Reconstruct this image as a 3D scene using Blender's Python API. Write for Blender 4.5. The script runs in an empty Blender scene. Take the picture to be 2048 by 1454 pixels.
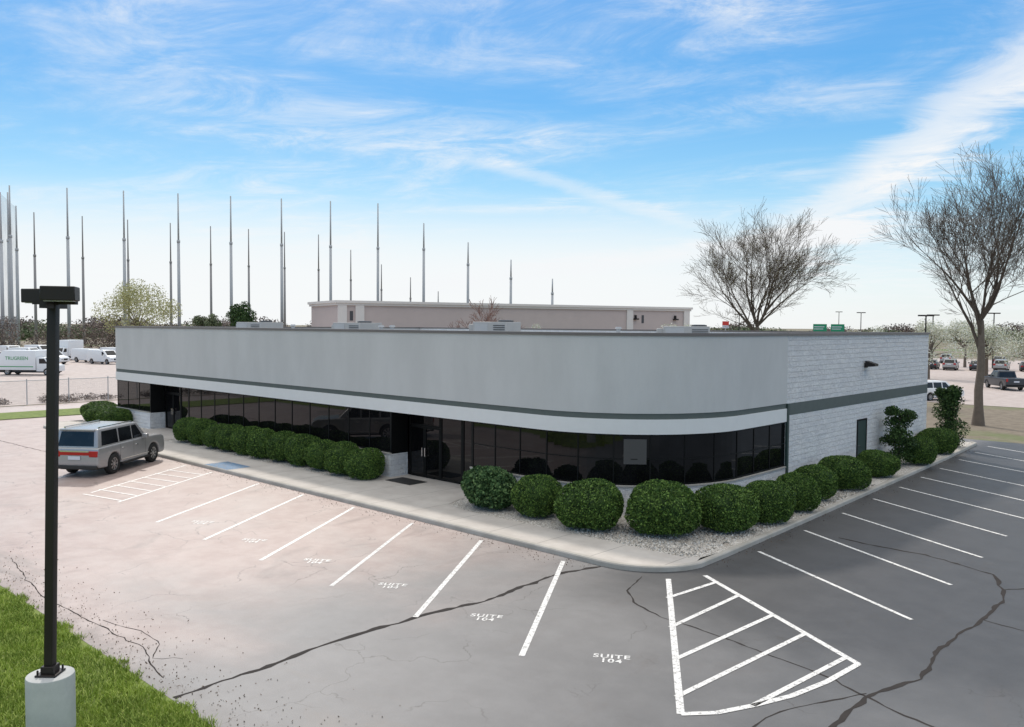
import bpy, bmesh, math, random
import numpy as np
from mathutils import Vector, Matrix
random.seed(7); rng=np.random.default_rng(7)
sc=bpy.context.scene; col=sc.collection
rad=math.radians
# ------------------------------------------------------------------ materials
def newmat(n):
    m=bpy.data.materials.new(n); m.use_nodes=True
    nt=m.node_tree; return m,nt,nt.nodes['Principled BSDF']
def N(nt,t,**k):
    n=nt.nodes.new(t)
    for a,b in k.items(): setattr(n,a,b)
    return n
def mixc(nt,fac,a,b,mode='MIX'):
    n=N(nt,'ShaderNodeMix',data_type='RGBA',blend_type=mode)
    for i,v in ((0,fac),(6,a),(7,b)):
        if isinstance(v,bpy.types.NodeSocket): nt.links.new(v,n.inputs[i])
        elif i==0: n.inputs[0].default_value=v
        else: n.inputs[i].default_value=(*v,1) if len(v)==3 else v
    return n.outputs[2]
def ramp(nt,inp,lo,hi,a=0.,b=1.):
    n=N(nt,'ShaderNodeMapRange'); n.interpolation_type='SMOOTHSTEP'
    nt.links.new(inp,n.inputs[0])
    for i,v in ((1,lo),(2,hi),(3,a),(4,b)): n.inputs[i].default_value=v
    return n.outputs[0]
def noise(nt,scale,detail=4,rough=.55,vec=None,dist=0.):
    n=N(nt,'ShaderNodeTexNoise'); n.inputs['Scale'].default_value=scale; n.inputs['Detail'].default_value=detail
    n.inputs['Roughness'].default_value=rough; n.inputs['Distortion'].default_value=dist
    if vec is not None: nt.links.new(vec,n.inputs['Vector'])
    return n.outputs['Fac']
def math_(nt,op,a,b=None,clamp=False):
    n=N(nt,'ShaderNodeMath',operation=op,use_clamp=clamp)
    for i,v in ((0,a),(1,b)):
        if v is None: continue
        if isinstance(v,bpy.types.NodeSocket): nt.links.new(v,n.inputs[i])
        else: n.inputs[i].default_value=v
    return n.outputs[0]
def pos(nt): return N(nt,'ShaderNodeNewGeometry').outputs['Position']
def scalevec(nt,v,s):
    n=N(nt,'ShaderNodeVectorMath',operation='MULTIPLY'); nt.links.new(v,n.inputs[0]); n.inputs[1].default_value=s
    return n.outputs[0]
def bump(nt,bs,h,strength=.3,dist=.02):
    b=N(nt,'ShaderNodeBump'); b.inputs['Strength'].default_value=strength; b.inputs['Distance'].default_value=dist
    nt.links.new(h,b.inputs['Height']); nt.links.new(b.outputs[0],bs.inputs['Normal'])
def simple(n,c,rough=.6,metal=0.,var=.12,sc_=3.,spec=.5,bmp=0.):
    m,nt,bs=newmat(n)
    f=noise(nt,sc_,5,.6,pos(nt))
    c2=tuple(x*(1-var) for x in c); c3=tuple(min(1,x*(1+var)) for x in c)
    nt.links.new(mixc(nt,f,c2,c3),bs.inputs['Base Color'])
    bs.inputs['Roughness'].default_value=rough; bs.inputs['Metallic'].default_value=metal
    bs.inputs['Specular IOR Level'].default_value=spec
    if bmp: bump(nt,bs,noise(nt,40,3,.6,pos(nt)),bmp,.01)
    return m
def foliage(n,dark,mid,light,sc_=2.5):
    m,nt,bs=newmat(n)
    r=N(nt,'ShaderNodeNewGeometry').outputs['Random Per Island']
    f=noise(nt,sc_,3,.5,pos(nt))
    a=mixc(nt,ramp(nt,f,.35,.65),dark,mid)
    nt.links.new(mixc(nt,ramp(nt,r,.4,1.,0,1.),a,light),bs.inputs['Base Color'])
    bs.inputs['Roughness'].default_value=.65; bs.inputs['Specular IOR Level'].default_value=.25
    return m
def asphalt():
    m,nt,bs=newmat('asphalt'); p=pos(nt)
    sx=N(nt,'ShaderNodeSeparateXYZ'); nt.links.new(p,sx.inputs[0]); X=sx.outputs[0];Y=sx.outputs[1]
    big=noise(nt,.16,6,.62,p,.6); med=noise(nt,1.1,7,.68,p); fine=noise(nt,55,3,.75,p)
    xx=math_(nt,'ADD',X,math_(nt,'MULTIPLY',math_(nt,'SUBTRACT',big,.5),12.))
    grey=ramp(nt,xx,-22.,-12.5)
    old=mixc(nt,ramp(nt,med,.3,.7),(.40,.298,.268),(.49,.395,.36))
    old=mixc(nt,ramp(nt,big,.48,.7,0,.5),old,(.50,.45,.42))
    g=mixc(nt,ramp(nt,med,.25,.8),(.17,.165,.165),(.215,.21,.21))
    g2=mixc(nt,ramp(nt,med,.25,.8),(.105,.105,.107),(.140,.139,.140))
    g=mixc(nt,ramp(nt,xx,-12.,-5.5),g,g2)
    c=mixc(nt,grey,old,g)
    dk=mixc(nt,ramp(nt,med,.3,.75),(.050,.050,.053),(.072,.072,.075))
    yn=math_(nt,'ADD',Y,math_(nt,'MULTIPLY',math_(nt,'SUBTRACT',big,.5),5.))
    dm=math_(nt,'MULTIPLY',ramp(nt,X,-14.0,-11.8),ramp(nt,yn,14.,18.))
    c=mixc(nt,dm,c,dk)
    st=noise(nt,.55,5,.6,scalevec(nt,p,(1,.45,1)),1.4)
    c=mixc(nt,ramp(nt,st,.56,.76,0,.32),c,(.12,.10,.09))
    s3=noise(nt,.5,6,.65,scalevec(nt,p,(.35,1.,1)),.8)
    c=mixc(nt,math_(nt,'MULTIPLY',ramp(nt,s3,.5,.66,0,.5),ramp(nt,Y,7.,12.,1.,0.)),c,(.20,.17,.15))
    ed=math_(nt,'MULTIPLY',ramp(nt,math_(nt,'ADD',Y,math_(nt,'MULTIPLY',med,1.4)),6.8,7.9,1.,0.),ramp(nt,fine,.3,.6,.4,1.))
    c=mixc(nt,math_(nt,'MULTIPLY',ed,.65),c,(.10,.085,.075))
    c=mixc(nt,math_(nt,'MULTIPLY',ramp(nt,fine,.35,.7),.32),c,(.06,.06,.06))
    v=N(nt,'ShaderNodeTexVoronoi',feature='DISTANCE_TO_EDGE'); v.inputs['Scale'].default_value=.5
    wp=N(nt,'ShaderNodeVectorMath',operation='ADD'); nt.links.new(p,wp.inputs[0])
    nz=N(nt,'ShaderNodeTexNoise'); nz.inputs['Scale'].default_value=1.5; nz.inputs['Detail'].default_value=5
    nt.links.new(p,nz.inputs['Vector']); nt.links.new(nz.outputs['Color'],wp.inputs[1]); nt.links.new(wp.outputs[0],v.inputs['Vector'])
    cr=math_(nt,'MULTIPLY',ramp(nt,v.outputs['Distance'],0.,.010,1.,0.),ramp(nt,noise(nt,.35,2,.5,p),.48,.56))
    c=mixc(nt,math_(nt,'MULTIPLY',cr,.6),c,(.05,.045,.04))
    nt.links.new(c,bs.inputs['Base Color'])
    bs.inputs['Roughness'].default_value=.52
    bump(nt,bs,noise(nt,90,2,.6,p),.35,.006)
    return m
def stone():
    m,nt,bs=newmat('split_face_block'); p=pos(nt)
    sx=N(nt,'ShaderNodeSeparateXYZ'); nt.links.new(p,sx.inputs[0])
    cb=N(nt,'ShaderNodeCombineXYZ'); nt.links.new(math_(nt,'ADD',sx.outputs[0],sx.outputs[1]),cb.inputs[0]); nt.links.new(sx.outputs[2],cb.inputs[1])
    b=N(nt,'ShaderNodeTexBrick'); nt.links.new(cb.outputs[0],b.inputs['Vector'])
    b.inputs['Scale'].default_value=1.; b.inputs['Brick Width'].default_value=.4; b.inputs['Row Height'].default_value=.2
    b.inputs['Mortar Size'].default_value=.006; b.inputs['Mortar Smooth'].default_value=.5
    b.inputs['Color1'].default_value=(.86,.86,.86,1); b.inputs['Color2'].default_value=(.78,.78,.79,1); b.inputs['Mortar'].default_value=(.70,.70,.70,1)
    n1=noise(nt,6,7,.75,p); n2=noise(nt,9,4,.7,scalevec(nt,p,(1,1,2.2)))
    c=mixc(nt,ramp(nt,n2,.52,.70,0,.5),b.outputs['Color'],(.46,.46,.47))  # dark specks put the small shadows of the rough face into the colour
    nt.links.new(c,bs.inputs['Base Color']); bs.inputs['Roughness'].default_value=.85
    h=math_(nt,'ADD',math_(nt,'MULTIPLY',b.outputs['Fac'],-.25),n1)
    bump(nt,bs,h,1.,.12)
    return m
def stucco():
    m,nt,bs=newmat('grey_stucco'); p=pos(nt)
    n1=noise(nt,.7,5,.6,scalevec(nt,p,(1,1,.4))); n2=noise(nt,3,5,.7,scalevec(nt,p,(1,1,.10)))
    c=mixc(nt,ramp(nt,n1,.3,.7),(.51,.512,.505),(.56,.562,.555))
    c=mixc(nt,ramp(nt,n2,.55,.8,0,.2),c,(.45,.45,.44))
    n3=noise(nt,14,6,.75,p); c=mixc(nt,ramp(nt,n3,.5,.75,0,.14),c,(.38,.38,.375))
    nt.links.new(c,bs.inputs['Base Color']); bs.inputs['Roughness'].default_value=.85
    bump(nt,bs,noise(nt,50,3,.7,p),.3,.012)
    return m
def concrete(name='concrete',a=(.47,.43,.39),b=(.57,.53,.485),joint=True):
    m,nt,bs=newmat(name); p=pos(nt)
    n1=noise(nt,1.2,6,.65,p); n2=noise(nt,30,3,.7,p)
    c=mixc(nt,ramp(nt,n1,.3,.7),a,b); c=mixc(nt,math_(nt,'MULTIPLY',n2,.22),c,(.3,.28,.26))
    if joint:
        sx=N(nt,'ShaderNodeSeparateXYZ'); nt.links.new(p,sx.inputs[0])
        fr=math_(nt,'FRACT',math_(nt,'DIVIDE',math_(nt,'ADD',sx.outputs[0],200.),1.9))
        j=math_(nt,'LESS_THAN',fr,.014)
        c=mixc(nt,math_(nt,'MULTIPLY',j,.6),c,(.12,.11,.10))
    nt.links.new(c,bs.inputs['Base Color']); bs.inputs['Roughness'].default_value=.8
    bump(nt,bs,n2,.2,.01); return m
def ground_mat():
    m,nt,bs=newmat('dry_turf'); p=pos(nt)
    n1=noise(nt,.05,6,.6,p); n2=noise(nt,1.5,6,.7,p)
    c=mixc(nt,ramp(nt,n2,.3,.7),(.15,.12,.085),(.24,.20,.15))
    c=mixc(nt,ramp(nt,n1,.5,.62,0,.8),c,(.11,.16,.04))
    nt.links.new(c,bs.inputs['Base Color']); bs.inputs['Roughness'].default_value=.95; return m
def grass_mat():
    m,nt,bs=newmat('lawn'); p=pos(nt)
    n2=noise(nt,2.5,6,.7,p)
    c=mixc(nt,ramp(nt,n2,.3,.7),(.10,.15,.025),(.20,.25,.06))
    nt.links.new(c,bs.inputs['Base Color']); bs.inputs['Roughness'].default_value=.95; return m
def gravel():
    m,nt,bs=newmat('white_gravel'); p=pos(nt)
    v=N(nt,'ShaderNodeTexVoronoi'); v.inputs['Scale'].default_value=22; nt.links.new(p,v.inputs['Vector'])
    sx=N(nt,'ShaderNodeSeparateColor'); nt.links.new(v.outputs['Color'],sx.inputs[0])
    c=mixc(nt,sx.outputs[0],(.46,.42,.37),(.80,.77,.72))
    c=mixc(nt,ramp(nt,v.outputs['Distance'],.4,.8,0,.7),c,(.16,.13,.10))
    c=mixc(nt,ramp(nt,noise(nt,1.5,4,.6,p),.55,.75,0,.5),c,(.26,.20,.15))
    nt.links.new(c,bs.inputs['Base Color']); bs.inputs['Roughness'].default_value=.9
    bump(nt,bs,math_(nt,'SUBTRACT',1.,v.outputs['Distance']),.9,.03)
    return m
def glass(n='dark_glass',c=(.004,.004,.0045),r=.02,ior=1.42):
    m,nt,bs=newmat(n); p=pos(nt)
    nt.links.new(mixc(nt,ramp(nt,noise(nt,1.2,4,.6,p),.4,.7),c,tuple(x*2 for x in c)),bs.inputs['Base Color'])
    bs.inputs['Roughness'].default_value=r; bs.inputs['IOR'].default_value=ior
    bump(nt,bs,noise(nt,.9,2,.5,p),.05,.02); return m
def paintline(n='line_paint',c=(.80,.79,.77),lo=.49,hi=.64):
    m,nt,bs=newmat(n); p=pos(nt)
    f=noise(nt,9,6,.75,p); g=noise(nt,70,3,.7,p)
    a=ramp(nt,math_(nt,'ADD',math_(nt,'MULTIPLY',f,.6),math_(nt,'MULTIPLY',g,.4)),lo,hi,1.,0.)
    nt.links.new(mixc(nt,f,tuple(x*.85 for x in c),c),bs.inputs['Base Color']); nt.links.new(a,bs.inputs['Alpha'])
    bs.inputs['Roughness'].default_value=.7; return m
def net_mat():
    m,nt,bs=newmat('net_mesh'); bs.inputs['Base Color'].default_value=(.4,.42,.45,1)
    bs.inputs['Roughness'].default_value=1; nt.links.new(ramp(nt,noise(nt,.2,3,.6,pos(nt)),.3,.7,.2,.4),bs.inputs['Alpha']); return m
def fence_mat():
    m,nt,bs=newmat('chain_link'); p=pos(nt)
    bs.inputs['Base Color'].default_value=(.3,.3,.3,1)
    sx=N(nt,'ShaderNodeSeparateXYZ'); nt.links.new(p,sx.inputs[0])
    a=math_(nt,'FRACT',math_(nt,'MULTIPLY',math_(nt,'ADD',sx.outputs[1],sx.outputs[2]),12.))
    b=math_(nt,'FRACT',math_(nt,'MULTIPLY',math_(nt,'SUBTRACT',math_(nt,'ADD',sx.outputs[1],90.),sx.outputs[2]),12.))
    al=math_(nt,'MAXIMUM',math_(nt,'LESS_THAN',a,.07),math_(nt,'LESS_THAN',b,.07))
    nt.links.new(al,bs.inputs['Alpha']); bs.inputs['Roughness'].default_value=.5; return m
M=dict(
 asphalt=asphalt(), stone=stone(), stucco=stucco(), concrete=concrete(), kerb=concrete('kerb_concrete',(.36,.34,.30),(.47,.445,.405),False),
 ground=ground_mat(), grass=grass_mat(), gravel=gravel(), glass=glass(), line=paintline(), bluepaint=paintline('blue_paint',(.14,.26,.42),.46,.62),
 oldline=paintline('worn_line_paint',(.93,.91,.88),.50,.64),
 white=simple('white_band_paint',(.72,.72,.71),.7,var=.05), green=simple('green_stripe_paint',(.095,.115,.108),.7,var=.15),
 cap=simple('parapet_metal',(.15,.135,.13),.5,var=.15), blackframe=simple('black_frame',(.006,.006,.006),.5,var=.2,spec=.2),
 roof=simple('roof_membrane',(.35,.34,.33),.9), bronze=simple('bronze_pole_paint',(.022,.018,.016),.5,var=.2,spec=.3),
 lampconc=concrete('lamp_base_concrete',(.38,.40,.39),(.52,.53,.52),False),
 tar=simple('crack_tar',(.045,.040,.038),.9,var=.3,spec=.1), litter=simple('dry_leaf',(.12,.075,.045),.9,var=.4), hvac=simple('hvac_sheet_metal',(.38,.38,.375),.5,var=.12),
 grille=simple('dark_grille',(.06,.06,.065),.5), galv=simple('galvanised_steel',(.42,.43,.44),.5,.0,var=.1),
 poledark=simple('weathered_pole_steel',(.27,.255,.25),.6,.0,var=.2),
 tan=simple('tan_precast',(.50,.42,.39),.85,var=.08,sc_=.5), tanlight=simple('cornice_precast',(.66,.62,.58),.8,var=.05),
 bark=simple('bark',(.15,.12,.095),.95,var=.35,sc_=6,bmp=.6), twig=simple('twig_bark',(.11,.085,.065),.95,var=.3),
 redtwig=simple('red_twig_bark',(.26,.16,.13),.95,var=.3),
 box=foliage('boxwood_leaves',(.022,.055,.010),(.050,.105,.018),(.17,.27,.055)),
 yew=foliage('yew_leaves',(.016,.04,.012),(.032,.07,.018),(.08,.14,.035)),
 jun=foliage('juniper_leaves',(.022,.055,.018),(.05,.11,.035),(.15,.24,.09)),
 blade=foliage('grass_blades',(.15,.22,.03),(.26,.35,.05),(.42,.50,.12),1.2),
 bud=foliage('spring_buds',(.30,.29,.13),(.40,.40,.18),(.52,.52,.27)),
 blossom=foliage('blossom',(.38,.40,.26),(.6,.62,.5),(.8,.8,.75)),
 brush=foliage('bare_brush',(.11,.085,.075),(.17,.13,.11),(.25,.20,.17),.3),
 fargreen=foliage('far_foliage',(.08,.11,.05),(.13,.16,.08),(.21,.23,.14),.3),
 tyre=simple('tyre_rubber',(.014,.014,.014),.8), rim=simple('alloy_rim',(.45,.45,.46),.3,.8,var=.05),
 silver=simple('silver_car_paint',(.36,.36,.365),.25,.35,var=.03), carwhite=simple('white_car_paint',(.75,.76,.77),.3,var=.03),
 cardark=simple('dark_car_paint',(.04,.045,.055),.3,.2,var=.1),
 carglass=glass('car_glass',(.008,.01,.012),.03,1.5), tail=simple('red_tail_lens',(.38,.012,.012),.2), plastic=simple('black_plastic',(.02,.02,.02),.6),
 chrome=simple('chrome',(.7,.7,.7),.15,.95,var=.02), lens=simple('headlight_lens',(.6,.62,.65),.1), plate=simple('plate_white',(.6,.62,.68),.5),
 logo=simple('green_lettering',(.02,.28,.07),.5), signgreen=simple('highway_sign_green',(.01,.25,.12),.5), signred=simple('sign_red',(.6,.04,.03),.5),
 net=net_mat(), chain=fence_mat(), doorgreen=simple('dark_green_door',(.03,.055,.05),.5), poster=simple('paper_notice',(.075,.072,.07),.8),
 lotfar=concrete('sunbleached_asphalt',(.40,.33,.305),(.52,.45,.42),False),
)
# ------------------------------------------------------------------ helpers
class MB:
    def __init__(s): s.v=[];s.f=[];s.m=[];s.mats=[]
    def mi(s,k):
        if k not in s.mats: s.mats.append(k)
        return s.mats.index(k)
    def face(s,pts,k):
        n=len(s.v); s.v+= [tuple(p) for p in pts]; s.f.append(tuple(range(n,n+len(pts)))); s.m.append(s.mi(k)); return s
    def box(s,x0,x1,y0,y1,z0,z1,k):
        n=len(s.v)
        s.v+=[(x0,y0,z0),(x1,y0,z0),(x1,y1,z0),(x0,y1,z0),(x0,y0,z1),(x1,y0,z1),(x1,y1,z1),(x0,y1,z1)]
        for f in ((3,2,1,0),(4,5,6,7),(0,1,5,4),(1,2,6,5),(2,3,7,6),(3,0,4,7)):
            s.f.append(tuple(n+i for i in f)); s.m.append(s.mi(k))
        return s
    def prism(s,pts,z0,z1,k,kt=None):
        n=len(s.v);c=len(pts)
        s.v+=[(p[0],p[1],z0) for p in pts]+[(p[0],p[1],z1) for p in pts]
        s.f.append(tuple(n+i for i in reversed(range(c))));s.m.append(s.mi(k))
        s.f.append(tuple(n+c+i for i in range(c)));s.m.append(s.mi(kt or k))
        for i in range(c):
            j=(i+1)%c; s.f.append((n+i,n+j,n+c+j,n+c+i));s.m.append(s.mi(k))
        return s
    def cyl(s,c,r,z0,z1,k,n=16,r2=None,axis='z'):
        r2=r if r2 is None else r2; b=len(s.v)
        for (rr,z) in ((r,z0),(r2,z1)):
            for i in range(n):
                a=2*math.pi*i/n; u,w=rr*math.cos(a),rr*math.sin(a)
                s.v.append({'z':(c[0]+u,c[1]+w,z),'y':(c[0]+w,z,c[1]+u),'x':(z,c[0]+u,c[1]+w)}[axis])
        s.f.append(tuple(b+i for i in reversed(range(n))));s.m.append(s.mi(k))
        s.f.append(tuple(b+n+i for i in range(n)));s.m.append(s.mi(k))
        for i in range(n):
            j=(i+1)%n; s.f.append((b+i,b+j,b+n+j,b+n+i));s.m.append(s.mi(k))
        return s
    def mesh(s,name,smooth=False):
        me=bpy.data.meshes.new(name); me.from_pydata(s.v,[],s.f)
        for k in s.mats: me.materials.append(M[k])
        me.polygons.foreach_set('material_index',s.m)
        if smooth: me.polygons.foreach_set('use_smooth',[True]*len(s.f))
        me.update(); return me
def add(name,me,parent=None,loc=(0,0,0),rz=0.,**props):
    o=bpy.data.objects.new(name,me); col.objects.link(o); o.location=loc; o.rotation_euler[2]=rz
    if parent: o.parent=parent
    for k,v in props.items(): o[k]=v
    return o
def thing(name,label,category,loc,rz=0.,group=None,me=None):
    o=add(name,me,None,loc,rz,label=label,category=category)
    if group: o['group']=group
    return o
def copy_thing(src,loc,rz,scale=None,label=None):
    n=src.copy(); col.objects.link(n); n.location=loc; n.rotation_euler[2]=rz
    if scale is not None: n.scale=scale if hasattr(scale,'__len__') else (scale,)*3
    if label: n['label']=label
    def rec(a,b):
        for ch in a.children:
            c=ch.copy(); col.objects.link(c); c.parent=b; rec(ch,c)
    rec(src,n); return n
def bevel(me,off,seg=2,ang=35):
    bm=bmesh.new(); bm.from_mesh(me); bmesh.ops.remove_doubles(bm,verts=bm.verts,dist=1e-5)
    bmesh.ops.recalc_face_normals(bm,faces=bm.faces)
    es=[e for e in bm.edges if len(e.link_faces)==2 and e.calc_face_angle(0)>rad(ang)]
    bmesh.ops.bevel(bm,geom=es,offset=off,segments=seg,affect='EDGES',clamp_overlap=True,profile=.6)
    bm.to_mesh(me); bm.free(); me.polygons.foreach_set('use_smooth',[True]*len(me.polygons))
    try: me.set_sharp_from_angle(angle=rad(40))
    except Exception: pass
    return me
def quads_mesh(name,V,mat,extra=None):
    """V: (n,4,3)"""
    n=len(V); me=bpy.data.meshes.new(name)
    me.vertices.add(n*4); me.vertices.foreach_set('co',V.reshape(-1).astype(np.float32))
    me.loops.add(n*4); me.loops.foreach_set('vertex_index',np.arange(n*4,dtype=np.int32))
    me.polygons.add(n); me.polygons.foreach_set('loop_start',np.arange(0,n*4,4,dtype=np.int32))
    try: me.polygons.foreach_set('loop_total',np.full(n,4,dtype=np.int32))
    except Exception: pass
    me.materials.append(M[mat]); me.update(calc_edges=True); me.validate(); return me
def leafquads(C,size,asp=.6,up=None):
    n=len(C); a=rng.normal(size=(n,3)); 
    if up is not None: a=a*.7+up*1.0
    a/=np.linalg.norm(a,axis=1)[:,None]
    b=np.cross(a,rng.normal(size=(n,3))); b/=np.linalg.norm(b,axis=1)[:,None]
    s=(size*rng.uniform(.6,1.3,n))[:,None]
    a=a*s; b=b*s*asp
    return np.stack([C-a*.5-b*.15,C+b*.5,C+a*.5+b*.1,C-b*.5],1)
def lump(D,seed,amp):
    r=np.random.default_rng(seed); out=np.zeros(len(D))
    for k in range(7):
        w=r.normal(size=3)*(1.2+k*.9); out+=np.sin(D@w+r.uniform(0,6.3))/(1.4+k*.6)
    return out*amp
def bush_mesh(name,rx,ry,h,seed,mat,power=2.6,amp=.05,n=8000,leaf=.065,shag=.06):
    """rounded clipped shrub standing on z=0"""
    D=rng.normal(size=(n,3)); D/=np.linalg.norm(D,axis=1)[:,None]; D=D[D[:,2]>-.75]
    def surf(D):
        q=(np.abs(D)**power).sum(1)**(-1/power)
        return D*(q*(1+lump(D,seed,amp)))[:,None]
    S=surf(D)*(1-np.abs(rng.normal(size=len(D)))*shag+.02)[:,None]
    sc3=np.array([rx,ry,h/2*1.06]); C=S*sc3+np.array([0,0,h/2])
    C=C[C[:,2]>.01]
    V=leafquads(C,leaf)
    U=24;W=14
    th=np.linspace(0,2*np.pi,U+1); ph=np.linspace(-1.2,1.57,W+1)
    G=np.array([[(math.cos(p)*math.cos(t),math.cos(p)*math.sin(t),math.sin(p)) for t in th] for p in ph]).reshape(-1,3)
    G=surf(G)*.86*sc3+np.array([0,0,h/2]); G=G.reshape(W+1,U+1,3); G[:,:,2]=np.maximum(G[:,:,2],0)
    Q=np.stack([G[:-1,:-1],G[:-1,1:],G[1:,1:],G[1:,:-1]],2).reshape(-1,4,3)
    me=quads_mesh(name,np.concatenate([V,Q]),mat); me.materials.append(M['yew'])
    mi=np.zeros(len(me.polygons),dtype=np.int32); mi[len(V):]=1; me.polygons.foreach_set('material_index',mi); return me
# ------------------------------------------------------------------ camera
cam=bpy.data.cameras.new('camera'); co=bpy.data.objects.new('camera',cam); col.objects.link(co); sc.camera=co
Rm=Matrix.Rotation(rad(43),3,'Z')@Matrix.Rotation(rad(90-2.59),3,'X')@Matrix.Rotation(rad(0.4),3,'Z')
co.matrix_world=Matrix.Translation((0,0,6.3))@Rm.to_4x4()
cam.lens=36*1700/2048; cam.sensor_width=36; cam.clip_end=8000; cam.clip_start=.1
# ------------------------------------------------------------------ light
sd=Vector((-.88,.475,0)).normalized(); el=rad(43)
sdir=Vector((sd.x*math.cos(el),sd.y*math.cos(el),math.sin(el)))
sun=bpy.data.lights.new('sun','SUN'); sun.energy=2.3; sun.angle=rad(3.0); sun.color=(1,.93,.85)
so=bpy.data.objects.new('sun',sun); col.objects.link(so); so.rotation_euler=sdir.to_track_quat('Z','Y').to_euler(); so.location=(-60,60,60)
w=bpy.data.worlds.new('World'); sc.world=w; w.use_nodes=True; nt=w.node_tree; bg=nt.nodes['Background']
WS=.13
sky=N(nt,'ShaderNodeTexSky',sky_type='NISHITA'); sky.sun_disc=False; sky.sun_elevation=el
sky.sun_rotation=math.atan2(sdir.x,sdir.y)
sky.air_density=1.0; sky.dust_density=.5; sky.ozone_density=2.
gen=N(nt,'ShaderNodeTexCoord').outputs['Generated']
nm=N(nt,'ShaderNodeVectorMath',operation='NORMALIZE'); nt.links.new(gen,nm.inputs[0]); d=nm.outputs[0]
sx=N(nt,'ShaderNodeSeparateXYZ'); nt.links.new(d,sx.inputs[0]); Z=sx.outputs[2]
cr=N(nt,'ShaderNodeValToRGB'); nt.links.new(Z,cr.inputs[0])
stops=[(0,(.84,.90,.94)),(.05,(.76,.89,.95)),(.09,(.56,.81,.95)),(.145,(.29,.66,.94)),(.25,(.080,.43,.88)),(.40,(.05,.34,.84)),(.56,(.45,.62,.85)),(.72,(.95,.97,1.0))]  # uppermost whitish stops lie above the frame, added to light the scene
while len(cr.color_ramp.elements)<len(stops): cr.color_ramp.elements.new(.5)
for e,(p_,c_) in zip(cr.color_ramp.elements,stops): e.position=p_; e.color=(*c_,1)
grad=scalevec(nt,cr.outputs[0],(1/WS,1/WS,1/WS))
base=mixc(nt,.78,sky.outputs[0],grad)
dsn=N(nt,'ShaderNodeVectorMath',operation='DOT_PRODUCT'); nt.links.new(d,dsn.inputs[0]); dsn.inputs[1].default_value=(sd.x,sd.y,0)
hz=math_(nt,'MULTIPLY',ramp(nt,Z,.05,.175,1.,0.),ramp(nt,dsn.outputs['Value'],.70,.93,.15,.9))
base=mixc(nt,hz,base,(.93/WS,.95/WS,.96/WS))
zz=math_(nt,'ADD',math_(nt,'MAXIMUM',Z,0.),.10)
dv=N(nt,'ShaderNodeVectorMath',operation='DIVIDE'); nt.links.new(d,dv.inputs[0])
cb=N(nt,'ShaderNodeCombineXYZ'); 
for i in range(3): nt.links.new(zz,cb.inputs[i])
nt.links.new(cb.outputs[0],dv.inputs[1])
rot=N(nt,'ShaderNodeVectorRotate',rotation_type='Z_AXIS'); rot.inputs['Angle'].default_value=rad(-25); nt.links.new(dv.outputs[0],rot.inputs['Vector'])
cv=scalevec(nt,rot.outputs[0],(.75,1.1,1))
cl1=noise(nt,.8,9,.62,cv,.9); cl2=noise(nt,3.0,10,.7,cv,.7)
wisp=math_(nt,'MULTIPLY',ramp(nt,cl1,.37,.70),ramp(nt,cl2,.36,.70,.10,1.))
def ray(x,y): return (Rm@Vector(((x-1024)/1700,-(y-727)/1700,-1))).normalized()
def streak(a,b,wd,noi,lo,hi):
    n=a.cross(b).normalized()
    dt=N(nt,'ShaderNodeVectorMath',operation='DOT_PRODUCT'); nt.links.new(d,dt.inputs[0]); dt.inputs[1].default_value=n
    v=math_(nt,'ADD',dt.outputs['Value'],math_(nt,'MULTIPLY',math_(nt,'SUBTRACT',noi,.5),wd*2.2))
    v=math_(nt,'ABSOLUTE',v); m=ramp(nt,v,wd*.1,wd,1.,0.)
    mid=((a+b)/2).normalized()
    d2=N(nt,'ShaderNodeVectorMath',operation='DOT_PRODUCT'); nt.links.new(d,d2.inputs[0]); d2.inputs[1].default_value=mid
    return math_(nt,'MULTIPLY',m,ramp(nt,d2.outputs['Value'],lo,hi))
s1=streak(ray(2080,120),ray(1640,450),.050,cl2,.955,.985)
s2=streak(ray(900,565),ray(1660,465),.016,cl2,.95,.98)
s3_=streak(ray(1000,330),ray(1300,420),.012,cl2,.985,.996)
mask=math_(nt,'ADD',math_(nt,'MULTIPLY',wisp,.8),math_(nt,'MULTIPLY',s1,math_(nt,'ADD',math_(nt,'MULTIPLY',cl2,.9),.3)),True)
mask=math_(nt,'ADD',mask,math_(nt,'MULTIPLY',s2,.6),True)
mask=math_(nt,'ADD',mask,math_(nt,'MULTIPLY',s3_,.35),True)
top_fill=ramp(nt,Z,.45,.7,0.,.85)  # whitish band high overhead, out of view, added as soft neutral fill light
cc=mixc(nt,mask,base,(.92/WS,.94/WS,.96/WS))
cc=mixc(nt,top_fill,cc,(1.42/WS,1.38/WS,1.31/WS))
nt.links.new(cc,bg.inputs[0]); bg.inputs[1].default_value=WS
sc.view_settings.view_transform='Standard'; sc.view_settings.look='None'; sc.view_settings.exposure=0
# ------------------------------------------------------------------ ground
def sheet(name,pts,z,k,kind='structure'):
    b=MB(); b.face([(p[0],p[1],z) for p in pts],k); return add(name,b.mesh(name),kind=kind)
sheet('ground',[(-3000,-3000),(3000,-3000),(3000,3000),(-3000,3000)],-.02,'ground')
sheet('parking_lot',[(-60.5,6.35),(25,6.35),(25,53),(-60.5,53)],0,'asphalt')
sheet('lawn',[(-60.5,-30),(30,-30),(30,6.35),(-60.5,6.35)],-.004,'grass')
sheet('lawn_strip',[(-65.5,5),(-61,5),(-61,60),(-65.5,60)],.01,'grass')
sheet('side_road',[(-70,-30),(-65.6,-30),(-65.6,80),(-70,80)],.0,'asphalt')
sheet('storage_lot',[(-190,-40),(-70.6,-40),(-70.6,90),(-190,90)],.0,'lotfar')
sheet('distant_parking_lot',[(-90,77),(40,77),(40,190),(-90,190)],.0,'lotfar')
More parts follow.
